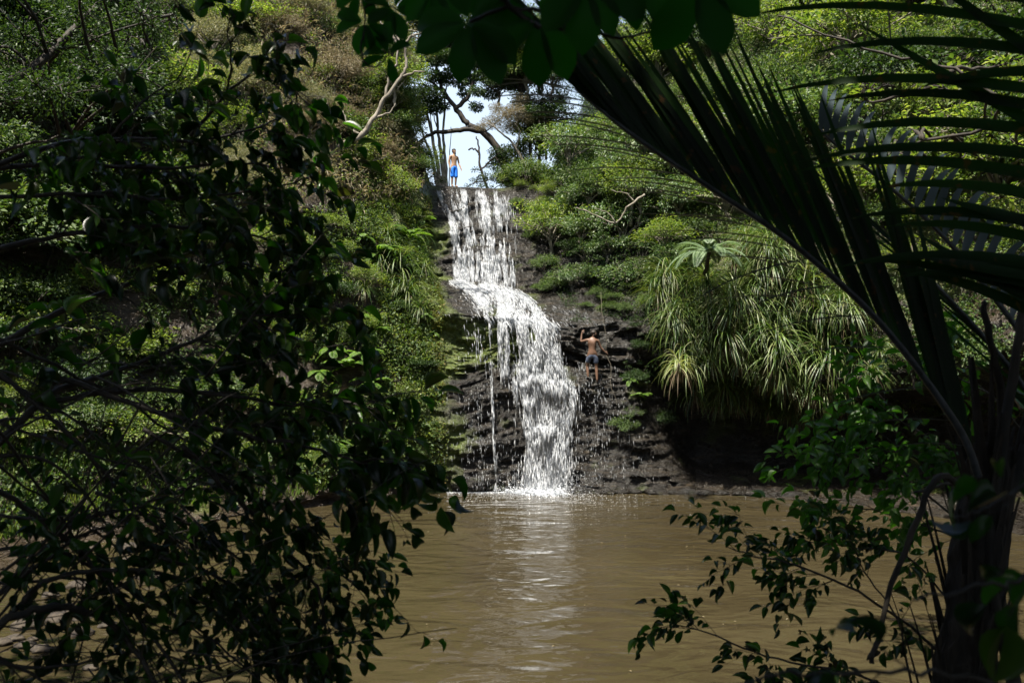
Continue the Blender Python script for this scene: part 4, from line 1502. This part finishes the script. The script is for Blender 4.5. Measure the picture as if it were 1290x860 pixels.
def shrub_fg(name, label, branches, mat, leafL, wr, tw, cat='shrub', temps=None, bark='twig', leafstep=.035, keep=1.0, group=None):
    root = empty(name, label=label, cat=cat, group=group)
    mb, an = MB(), []
    for (pl, r0, r1, n, Lr, droop, bias) in branches:
        s = smooth([at(*p) for p in pl], 6, .004)
        mb.tube(s, r0, r1, 7, .1)
        twiggy(mb, an, s, n, Lr, tw, .9, droop, leafstep, 1, Vector(bias) if bias else None)
    an = [a for a in an if random.random() < keep]
    P = np.array([tuple(a[0]) for a in an])
    D = np.array([tuple(a[1]) for a in an])
    N = norm(np.array([0, -.25, .8]) + .75 * rdir(len(P)))
    L = leafL * rng.uniform(.55, 1.25, len(P))
    lb = MB()
    leaves_into(lb, P + norm(D) * .008, D, N, L, L * wr * rng.uniform(.8, 1.15, len(P)), temps or TEMPL)
    b = at(*branches[0][0][0])
    root.location = b
    for o in (mb.build('stems', M[bark], root), lb.build('foliage', M[mat], root)):
        o.location = -b
    return root


LB = [
    # upper sprays
    ([(-60, 230, 2.3), (60, 185, 2.5), (150, 174, 2.7), (240, 178, 2.8), (310, 165, 2.9), (350, 150, 3.0)], .009, .003, 11, (.15, .34), .5, (.3, 0, -.1)),
    ([(-60, 215, 2.4), (80, 208, 2.5), (200, 212, 2.6), (290, 205, 2.8), (340, 210, 2.9)], .009, .003, 15, (.15, .34), .7, (.2, 0, -.3)),
    ([(120, 190, 2.5), (160, 150, 2.5), (190, 120, 2.6), (225, 100, 2.6)], .006, .002, 4, (.1, .22), .4, None),
    ([(240, 172, 2.8), (285, 120, 2.8), (330, 80, 2.8), (355, 72, 2.8)], .007, .002, 6, (.12, .22), .5, (.3, 0, 0)),
    ([(284, 125, 2.8), (290, 85, 2.7), (288, 40, 2.6), (290, 5, 2.6)], .004, .0015, 5, (.04, .09), .1, (0, 0, .3)),
    ([(330, 100, 2.9), (365, 110, 2.9), (385, 130, 3)], .004, .002, 5, (.08, .2), .6, (.2, 0, 0)),
]
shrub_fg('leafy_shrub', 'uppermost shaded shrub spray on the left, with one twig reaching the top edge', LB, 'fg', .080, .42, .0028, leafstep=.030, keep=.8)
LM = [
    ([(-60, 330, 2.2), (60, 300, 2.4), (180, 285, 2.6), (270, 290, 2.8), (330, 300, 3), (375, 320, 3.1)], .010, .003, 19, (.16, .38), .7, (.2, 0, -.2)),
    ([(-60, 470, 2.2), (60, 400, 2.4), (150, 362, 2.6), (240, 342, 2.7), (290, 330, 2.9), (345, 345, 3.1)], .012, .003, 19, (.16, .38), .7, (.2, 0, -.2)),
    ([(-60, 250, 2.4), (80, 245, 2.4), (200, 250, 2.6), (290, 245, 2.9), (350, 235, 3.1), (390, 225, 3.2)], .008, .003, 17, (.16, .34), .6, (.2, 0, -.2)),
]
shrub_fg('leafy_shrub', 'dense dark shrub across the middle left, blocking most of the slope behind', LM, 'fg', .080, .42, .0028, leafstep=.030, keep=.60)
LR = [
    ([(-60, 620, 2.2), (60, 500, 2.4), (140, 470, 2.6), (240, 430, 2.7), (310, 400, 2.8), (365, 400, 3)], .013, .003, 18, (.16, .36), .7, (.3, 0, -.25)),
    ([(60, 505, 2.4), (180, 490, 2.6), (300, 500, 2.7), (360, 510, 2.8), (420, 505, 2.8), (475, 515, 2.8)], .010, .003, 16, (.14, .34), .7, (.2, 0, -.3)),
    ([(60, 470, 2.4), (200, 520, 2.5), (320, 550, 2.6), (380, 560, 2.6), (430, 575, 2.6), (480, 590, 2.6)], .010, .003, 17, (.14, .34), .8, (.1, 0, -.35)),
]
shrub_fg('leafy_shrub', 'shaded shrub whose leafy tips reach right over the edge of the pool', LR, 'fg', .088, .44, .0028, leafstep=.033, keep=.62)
LL = [
    ([(-60, 860, 2.1), (0, 790, 2.2), (60, 732, 2.3), (140, 718, 2.4), (220, 725, 2.5), (290, 760, 2.6), (340, 820, 2.6), (360, 890, 2.6)], .010, .003, 13, (.16, .4), .4, None),
    ([(-60, 850, 2.0), (0, 785, 2.1), (60, 765, 2.2), (110, 770, 2.3), (160, 805, 2.4), (205, 880, 2.4)], .013, .007, 3, (.2, .5), .3, None),
    ([(-60, 590, 2.2), (0, 618, 2.3), (60, 660, 2.4), (110, 705, 2.5), (170, 770, 2.5), (240, 870, 2.5)], .009, .005, 8, (.2, .5), .3, None),
    ([(-60, 640, 2.3), (60, 655, 2.4), (170, 640, 2.6), (260, 600, 2.7), (340, 590, 2.8)], .006, .003, 9, (.16, .4), .4, None),
    ([(230, 560, 2.5), (290, 620, 2.6), (350, 680, 2.7), (400, 740, 2.7), (410, 800, 2.7), (420, 870, 2.7)], .009, .003, 20, (.14, .34), .7, (.15, 0, -.2)),
    ([(180, 540, 2.5), (260, 590, 2.6), (340, 640, 2.7), (380, 690, 2.8), (415, 715, 2.8), (450, 735, 2.8)], .008, .003, 20, (.14, .3), .7, (.15, 0, -.2)),
    ([(200, 700, 2.5), (280, 730, 2.6), (360, 790, 2.7), (420, 850, 2.7)], .007, .003, 16, (.14, .3), .6, None),
    ([(0, 470, 2.3), (100, 560, 2.4), (170, 640, 2.5), (240, 700, 2.6), (300, 780, 2.6)], .007, .003, 8, (.2, .5), .3, None),
    ([(-60, 700, 2.4), (60, 690, 2.5), (160, 740, 2.6), (260, 800, 2.7), (330, 860, 2.7)], .007, .003, 18, (.14, .34), .5, None),
    ([(120, 620, 2.6), (220, 650, 2.7), (320, 720, 2.8), (400, 800, 2.8)], .007, .003, 20, (.14, .34), .6, None),
    ([(-60, 820, 2.4), (60, 840, 2.5), (180, 820, 2.6), (280, 850, 2.7)], .006, .003, 14, (.12, .3), .4, None),
    ([(-60, 440, 2.5), (80, 520, 2.7), (200, 600, 2.8), (330, 660, 2.9)], .006, .003, 10, (.2, .5), .3, None),
]
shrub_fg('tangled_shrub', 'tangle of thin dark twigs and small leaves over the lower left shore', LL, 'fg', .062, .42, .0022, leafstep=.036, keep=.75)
# bare criss-cross twigs low on the left
mb = MB()
for _ in range(70):
    a = at(U(-60, 260), U(430, 900), U(2.1, 3.0))
    ang = U(-1.2, 1.5)
    L = U(.3, 1.0)
    d = Vector((math.cos(ang), U(-.3, .3), math.sin(ang))).normalized()
    pts = [a]
    for j in range(8):
        pts.append(pts[-1] + d * L / 8)
        d = (d + Vector((U(-1, 1), U(-1, 1), U(-1.3, .9))) * .12).normalized()
    mb.tube(pts, U(.0016, .004), .001, 5)
for _ in range(14):
    a = at(U(-80, -30), U(380, 860), U(2.0, 2.6))
    b = at(U(150, 380), U(420, 880), U(2.4, 3.2))
    mid = a.lerp(b, .5) + Vector((0, 0, U(-.1, .25)))
    mb.tube(smooth([a, mid, b], 8, .006), U(.004, .009), .002, 6, .1)
tag(mb.build('bare_twigs', M['twig']), label='bare criss-crossed twigs arching over the lower left corner', cat='branches')

# sapling and low spray on the right
RB = [
    ([(1230, 870, 3.2), (1160, 800, 3.2), (1080, 745, 3.2), (1000, 710, 3.2), (950, 700, 3.2), (915, 688, 3.2)], .007, .002, 13, (.12, .28), .2, (-.3, 0, .1)),
    ([(1180, 890, 3.1), (1080, 850, 3.1), (980, 830, 3.1), (900, 800, 3.1), (845, 785, 3.1)], .006, .002, 13, (.1, .24), .2, (-.4, 0, .15)),
    ([(1200, 760, 3.3), (1140, 700, 3.3), (1080, 690, 3.3), (1010, 680, 3.3)], .005, .002, 9, (.12, .26), .2, (-.2, 0, .2)),
    ([(1150, 870, 3.1), (1130, 780, 3.1), (1090, 720, 3.2), (1060, 650, 3.2)], .005, .002, 6, (.1, .22), .2, None),
    ([(1130, 900, 3.0), (1040, 875, 3.0), (960, 870, 3.0)], .005, .002, 8, (.1, .22), .1, (-.2, 0, .2)),
]
shrub_fg('shoreline_shrub', 'small-leaved shrub spreading its sprays low over the brown pool on the right', RB, 'fg', .055, .42, .0016, leafstep=.024, temps=TEMPL[:2] + TEMPL[3:4])
RS = [
    ([(1260, 700, 4.2), (1190, 640, 4.3), (1120, 590, 4.4), (1060, 570, 4.4), (1022, 590, 4.4)], .008, .002, 15, (.14, .34), .3, (-.3, 0, .1)),
    ([(1250, 640, 4.3), (1180, 560, 4.4), (1120, 520, 4.5), (1080, 480, 4.5)], .007, .002, 15, (.14, .34), .3, (-.2, 0, .2)),
    ([(1230, 600, 4.3), (1160, 580, 4.4), (1100, 540, 4.5), (1060, 520, 4.5)], .007, .002, 12, (.14, .3), .3, (-.2, 0, .1)),
    ([(1240, 690, 4.2), (1160, 660, 4.3), (1090, 640, 4.3), (1040, 640, 4.3)], .006, .002, 12, (.12, .3), .3, (-.2, 0, -.1)),
    ([(1300, 560, 4.2), (1250, 500, 4.3), (1200, 470, 4.4), (1180, 430, 4.4)], .006, .002, 12, (.12, .3), .3, None),
]
shrub_fg('green_sapling', 'fresh green leafy sapling between the pool and the palm trunk', RS, 'fgr', .075, .5, .002, leafstep=.034, temps=TEMPL[:2])
# close leaves, out of focus
NB = [
    ([(1340, 560, .95), (1290, 610, .95), (1240, 640, .95), (1190, 650, .95)], .003, .0015, 3, (.03, .06), .2, None),
    ([(1340, 700, .9), (1280, 730, .9), (1220, 740, .9), (1150, 755, .9)], .003, .0015, 3, (.03, .07), .2, None),
    ([(1340, 880, .9), (1200, 850, .9), (1080, 846, .9), (980, 850, .9), (900, 870, .9)], .003, .0015, 4, (.03, .07), .2, None),
]
shrub_fg('close_sprig', 'blurred leafy sprig very close at the lower right edge', NB, 'fg', .062, .40, .0012, cat='leaves', leafstep=.05, keep=.7)

# --------------------------------------- overhanging branch with whorls on top
def whorl_branch(label, branches, whorls, mat='whorl'):
    root = empty('overhanging_branch', at(*branches[0][0][0]), label=label, cat='branch')
    b = root.location.copy()
    mb = MB()
    for pl, r0, r1 in branches:
        mb.tube(smooth([at(*p) for p in pl], 6, .002), r0, r1, 6, .1)
    mb.build('stem', M['twig'], root).location = -b
    lb = MB()
    P, D, N, L, W = [], [], [], [], []
    for (px, py, Yd, angs, ln) in whorls:
        c = at(px, py, Yd)
        for a in angs:
            r = math.radians(a)
            dd_ = Vector((math.cos(r), U(-.35, .15), -math.sin(r)))
            P.append(tuple(c + dd_ * .006))
            D.append(tuple(dd_))
            N.append((U(-.35, .35), -1, U(-.2, .5)))
            l_ = ln * U(.85, 1.1)
            L.append(l_)
            W.append(l_ * U(.44, .54))
    leaves_into(lb, P, D, N, np.array(L), np.array(W), OBOV)
    lb.build('foliage', M[mat], root).location = -b
    return root


whorl_branch('thick-leaved overhanging branch with big rounded dark leaves along the top edge',
             [([(760, -70, 1.3), (740, -10, 1.3), (700, 15, 1.3), (640, 10, 1.3), (592, 28, 1.3)], .005, .003), ([(625, -10, 1.3), (650, 15, 1.3), (678, 33, 1.3), (700, 35, 1.3), (735, 30, 1.3), (760, 5, 1.3), (800, -20, 1.3)], .005, .004),
              ([(735, 32, 1.3), (780, 48, 1.3), (830, 35, 1.3), (860, -5, 1.3)], .003, .002)],
             [(592, 28, 1.25, (62, 100, 35, 150, 190, 250, -50), .10), (678, 24, 1.3, (93, 140, 55, 190, 5, -60), .125), (738, -22, 1.2, (60, 95, 25, 130), .10), (880, -30, 1.2, (72, 115, 35), .115), (800, -30, 1.25, (90, 50), .09), (625, -35, 1.35, (80, 120), .09)])
whorl_branch('thin curling twig with small leaf whorls at the top edge, left of the gap',
             [([(540, -40, 1.7), (500, -5, 1.7), (462, 8, 1.7), (460, 35, 1.7), (455, 60, 1.7), (460, 80, 1.7), (475, 84, 1.7), (488, 70, 1.7)], .003, .0016), ([(462, 8, 1.7), (480, 5, 1.7), (500, 12, 1.7)], .002, .0015), ([(540, -40, 1.7), (545, -10, 1.7)], .003, .002)],
             [(460, 28, 1.7, (170, 200, 80, 60, 30, -20, 110), .065), (496, 12, 1.7, (20, 70, 100, 150, -20, -60, 200), .065), (489, 70, 1.7, (250, 320, 160, 75, 200), .055), (545, -12, 1.6, (70, 100, 130, 40), .08), (455, -8, 1.7, (60, 120, 160), .06)])

# ------------------------------------------------------------------- palm
palm = empty('palm', at(1215, 870, 3.0), label='shaded palm with a fibrous trunk and huge dark fronds at the right edge', cat='palm')
pb = palm.location.copy()


def ppart(mb, name, mat, parent=None):
    o = mb.build(name, M[mat], parent or palm)
    o.location = -pb if parent is None else (0, 0, 0)
    return o


tr = MB()
tp_ = smooth([at(1190, 960, 3.0), at(1212, 860, 3.0), at(1226, 740, 3.0), at(1240, 620, 3.0), at(1252, 560, 3.0)], 8, .004)
tr.tube(tp_, .105, .07, 18, .12)
for k in range(70):  # ragged leaf bases
    t = U(0, .95) * (len(tp_) - 1)
    i = int(t)
    c = tp_[i]
    a = U(0, 6.28)
    rad = .10 - .04 * t / len(tp_)
    p = c + Vector((math.cos(a) * rad, math.sin(a) * rad, 0))
    tr.blade(p, (math.cos(a) * .25, math.sin(a) * .25, 1), (math.cos(a), math.sin(a), 0), U(.15, .5), U(.015, .04), .25, 5, .4, lambda t: 1 - .7 * t)
ppart(tr, 'trunk', 'palm_bark')
st = MB()
for pl, r0, r1 in [([(1262, 600, 3.0), (1262, 500, 3.0), (1245, 420, 2.9), (1238, 380, 2.9)], .018, .01), ([(1250, 640, 2.9), (1275, 480, 2.9), (1285, 380, 2.9), (1262, 345, 2.9)], .02, .01),
                   ([(1240, 640, 2.7), (1185, 600, 2.6), (1150, 670, 2.6), (1120, 750, 2.6), (1098, 835, 2.6)], .012, .008), ([(1275, 860, 2.9), (1250, 740, 2.9), (1245, 640, 2.9)], .02, .012),
                   ([(1290, 900, 3.1), (1262, 780, 3.1), (1268, 660, 3.1), (1290, 560, 3.1)], .022, .015), ([(1230, 600, 2.9), (1190, 610, 2.9), (1150, 620, 2.9)], .008, .004)]:
    st.tube(smooth([at(*p) for p in pl], 6, .004), r0, r1, 7, .1)
ppart(st, 'dead_stalks', 'bark_dark')


def frond(rach, r0, r1, leaflets, mat, nrm=None):
    """rach: list of px,py,Y ; leaflets: list of dicts"""
    s = smooth([at(*p) for p in rach], 10)
    mb = MB()
    mb.tube(s, r0, r1, 7)
    fr = ppart(mb, 'frond', 'rachis')
    lb = MB()
    m = len(s) - 1
    for lf in leaflets:
        t = lf['t'] * m
        i = min(int(t), m - 1)
        p = s[i].lerp(s[i + 1], t - i)
        lb.blade(p, lf['d'], lf['n'], lf['L'], lf['W'], lf.get('droop', .15), 8, lf.get('fold', .25), twist=lf.get('tw', 0))
    ppart(lb, 'leaflets', mat, fr)
    return fr


# frond 1: big dark folded frond
R1 = [(1232, 600, 2.75), (1205, 535, 2.7), (1110, 408, 2.6), (1000, 308, 2.5), (900, 240, 2.45), (800, 172, 2.4), (725, 110, 2.4)]
lf = []
for k in range(92):
    t = .08 + .92 * k / 91 + U(-.006, .006)
    # direction in the picture plane: steep up-left at the base, flatter at the tip
    a = math.radians(103 + 33 * t + U(-3.2, 3.2))
    lf.append(dict(t=t, d=(math.cos(a), U(-.06, .08) - .12, math.sin(a)), n=(U(-.15, .15), -1, .2 + U(-.2, .2)), L=(.98 - .50 * t * t) * U(.82, 1.06) * (1 if t > .2 else .88), W=(.038 - .018 * t) * U(.7, 1.15), droop=.05 + U(-.03, .05), fold=.16))
lg = lf
lf = []
for k in range(24):
    t = .34 + .66 * k / 23
    a = math.radians(168 + U(-5, 4) - 14 * t)
    lf.append(dict(t=t, d=(math.cos(a), .55, math.sin(a)), n=(0.1, .25, 1), L=(.62 - .25 * t) * U(.8, 1.1), W=.013, droop=.12 + U(0, .2), fold=.2))
for k in range(7):
    t = .12 + .35 * k / 6
    a = math.radians(205 + U(-18, 12))
    lf.append(dict(t=t, d=(math.cos(a), .3, math.sin(a) + .25), n=(0.1, .4, 1), L=U(.3, .5), W=.012, droop=.4, fold=.2))
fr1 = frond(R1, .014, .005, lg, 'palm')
frond([(p[0] - 1, p[1] + 2, p[2] + .01) for p in R1], .006, .003, lf, 'palm_sky_sheen')
# frond 2: frond seen from below, its blue-grey is painted sky sheen
R2 = [(1330, 480, 3.7), (1260, 385, 3.7), (1190, 300, 3.7), (1120, 235, 3.7), (1050, 180, 3.7), (1020, 150, 3.7)]
lf = []
for k in range(26):
    t = .03 + .85 * k / 25
    a = math.radians(58 + 22 * t + U(-3, 3))
    lf.append(dict(t=t, d=(math.cos(a), .25, math.sin(a)), n=(.2, -.9, .4), L=(.52 - .24 * t) * U(.88, 1.1), W=.052 - .016 * t, droop=.75, fold=.1))
frond(R2, .014, .005, lf, 'palm_sky_sheen')
lf = []
for k in range(16):
    t = k / 15
    a = math.radians(135 + U(-4, 4))
    lf.append(dict(t=t, d=(math.cos(a), .1, math.sin(a)), n=(.3, -.8, .3), L=U(.35, .6), W=.02, droop=.05, fold=.3))
frond([(1340, 560, 3.4), (1270, 460, 3.4), (1190, 370, 3.4), (1120, 300, 3.4)], .012, .006, lf, 'palm')
# frond 3: long arching leaflets entering from the right edge
R3 = [(1420, -60, 1.9), (1400, 60, 1.95), (1390, 180, 2.0), (1370, 300, 2.1), (1340, 420, 2.2)]
lf = []
for t, a, L in ((.18, 164, 1.0), (.25, 162, .98), (.40, 166, .92), (.50, 167, .80), (.56, 168, .84), (.62, 165, .84), (.74, 165, .68), (.83, 168, .7), (.92, 155, .6), (.33, 171, .5), (.12, 158, .75), (.30, 165, .8), (.45, 163, .75), (.68, 162, .6), (.79, 160, .55), (.98, 150, .55), (.88, 163, .5)):
    a = math.radians(a)
    lf.append(dict(t=t, d=(math.cos(a), .10, math.sin(a)), n=(0, -1, .35), L=L * .93, W=.040, droop=.32, fold=.22))
for t, a, L in ((.28, 142, .78), (.40, 144, .82), (.12, 143, .62), (.05, 140, .6), (.55, 150, .9), (.75, 165, .5), (.85, 172, .55), (.95, 150, .6)):
    a = math.radians(a)
    lf.append(dict(t=t, d=(math.cos(a), .02, math.sin(a)), n=(0, -1, .3), L=L * .8, W=.044, droop=-.03, fold=.2))
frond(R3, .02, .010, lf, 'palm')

# -------------------------------------------- left shore: stones, driftwood
for q in range(26):
    px, py = U(-20, 260), U(690, 850)
    Yq = 4.0 / max(.05, -(ray(px, py).z / ray(px, py).y))
    c = at(px, py, Yq)
    if c.x > -6.3 - .1 * (Yq - 10):
        c.x -= 1.5
    V, Ft = boulder((0, 0, 0), U(.07, .22), q + 10, (1.2, .9, .5), 3)
    me = mesh_np('stone', V, [Ft], M['stone'])
    tag(obj('stone', me, None, (c.x, c.y, 0.02)), label='wet brown stone at the left edge of the pool', cat='stone', group='stones along the left shore')
for q in range(14):
    s_ = 9.3 + q * .17
    p, _ = hit(720 + q * 21 + U(-6, 6), 622)
    if p is None:
        continue
    V, Ft = boulder((0, 0, 0), U(.15, .4), q + 50, (1.3, .8, .45), 2)
    me = mesh_np('stone', V, [Ft], M['rock'])
    tag(obj('stone', me, None, (p.x, p.y - .1, 0.05)), label='dark wet stone at the foot of the cliff right of the waterfall', cat='stone', group='stones under the cliff')
# tiny fallen leaves floating
mbl = None
for q in range(22):
    px, py = U(480, 1150), U(650, 850)
    d = ray(px, py)
    c = CAM + d * (CZ / -d.z)
    a = U(0, 6.28)
    V, Fq, Ft = TEMPL[0]
    b = MB()
    leaves_into(b, [(0, 0, 0)], [(math.cos(a), math.sin(a), 0)], [(0, 0, 1)], U(.04, .07), .025, TEMPL[:1])
    o = b.build('floating_leaf', M['straw'])
    o.location = (c.x, c.y, .012)
    tag(o, label='tiny yellow leaf floating on the brown pool', cat='leaf', group='leaves floating on the pool')

# ------------------------------------- trees added out of frame to shade the foreground
for q, (x, y, z, s) in enumerate([(-9, -9, 1.8, 5.2), (-3.5, -7, 2.2, 5.0), (2.5, -7.5, 2.2, 5.2), (8, -6, 2.4, 5), (-7.5, -2.5, 2.6, 3.8), (-2.6, -2.6, 2.6, 3.6), (3.0, -3.0, 2.6, 3.8), (7.5, -1.5, 2.4, 3.6),
                                  (-6, -13, 2.0, 5.5), (1, -13, 2, 5.6), (-4, .2, 4.6, 3.2), (0.5, .1, 5.0, 3.2), (4.8, .4, 4.6, 3.2), (-9.2, 3.8, 1.2, 3.3), (10.2, 4.0, 1.2, 3.4), (-11, 2, 2, 5), (12, 1.5, 2, 5), (-13, -3, 2.4, 4.6), (-14, -11, 2.2, 5.5), (8, -13, 2, 5.6)]):
    dup(CAN, (x, y, z), q * 1.3, (s, s, s * 1.05), label='unseen dark tree added around the viewpoint to shade the foreground', cat='tree', group='unseen shade trees added around the viewpoint')
kill(CAN)
for k in list(PROTO):
    kill(PROTO[k])

# -------------------------------------------------------- camera and light
cam = bpy.data.cameras.new('camera')
cam.lens = 28.0
cam.sensor_width = 36.0
cam.clip_end = 500
cam.clip_start = .05
cam.dof.use_dof = True
cam.dof.focus_distance = 26
cam.dof.aperture_fstop = 5.6
co = bpy.data.objects.new('camera', cam)
col.objects.link(co)
co.location = CAM
co.rotation_euler = (math.radians(90) + PITCH, 0, 0)
scene.camera = co

sun_from = Vector((-.20, -.36, .90)).normalized()
sl = bpy.data.lights.new('sun', 'SUN')
sl.energy = 5.0
sl.angle = math.radians(.5)
sl.color = (1, .94, .82)
so = bpy.data.objects.new('sun', sl)
col.objects.link(so)
so.location = (0, 0, 60)
so.rotation_euler = sun_from.to_track_quat('Z', 'Y').to_euler()
w = bpy.data.worlds.new('World')
scene.world = w
w.use_nodes = True
nt = w.node_tree
nt.nodes.clear()
sky = nt.nodes.new('ShaderNodeTexSky')
sky.sky_type = 'NISHITA'
sky.sun_disc = False
sky.dust_density = 2.0
sky.air_density = 1.0
sky.ozone_density = 0.6
sky.sun_elevation = math.asin(sun_from.z)
sky.sun_rotation = math.atan2(sun_from.x, sun_from.y)
bg = nt.nodes.new('ShaderNodeBackground')
bg.inputs[1].default_value = .075
ow = nt.nodes.new('ShaderNodeOutputWorld')
# bright cumulus bank low in the sky beyond the fall
tcw = nt.nodes.new('ShaderNodeTexCoord')
cn = nt.nodes.new('ShaderNodeTexNoise')
cn.inputs['Scale'].default_value = 3.5
cn.inputs['Detail'].default_value = 6
cm = nt.nodes.new('ShaderNodeMapping')
cm.inputs['Scale'].default_value = (1, 1, 2.2)
nt.links.new(tcw.outputs['Generated'], cm.inputs[0])
nt.links.new(cm.outputs[0], cn.inputs['Vector'])
sx = nt.nodes.new('ShaderNodeSeparateXYZ')
nt.links.new(tcw.outputs['Generated'], sx.inputs[0])
low = ramp(nt, sx.outputs['Z'], [(0.30, 0.42), (0.62, 0.0)])
ad = nt.nodes.new('ShaderNodeMath')
ad.operation = 'ADD'
nt.links.new(cn.outputs[0], ad.inputs[0])
nt.links.new(low, ad.inputs[1])
cf = ramp(nt, ad.outputs[0], [(0.62, 0.0), (0.86, 0.92)])
cc = mixc(nt, cf, sky.outputs[0], (4.6, 5.6, 6.7))
nt.links.new(cc, bg.inputs[0])
nt.links.new(bg.outputs[0], ow.inputs[0])

scene.view_settings.view_transform = 'Standard'
scene.view_settings.look = 'None'
scene.view_settings.exposure = 1.38
scene.view_settings.gamma = 1
scene.cycles.max_bounces = 5
scene.cycles.diffuse_bounces = 3
scene.cycles.glossy_bounces = 2
scene.cycles.transmission_bounces = 3
scene.cycles.use_denoising = True
scene.cycles.sample_clamp_indirect = 4
scene.cycles.caustics_reflective = False
scene.cycles.caustics_refractive = False
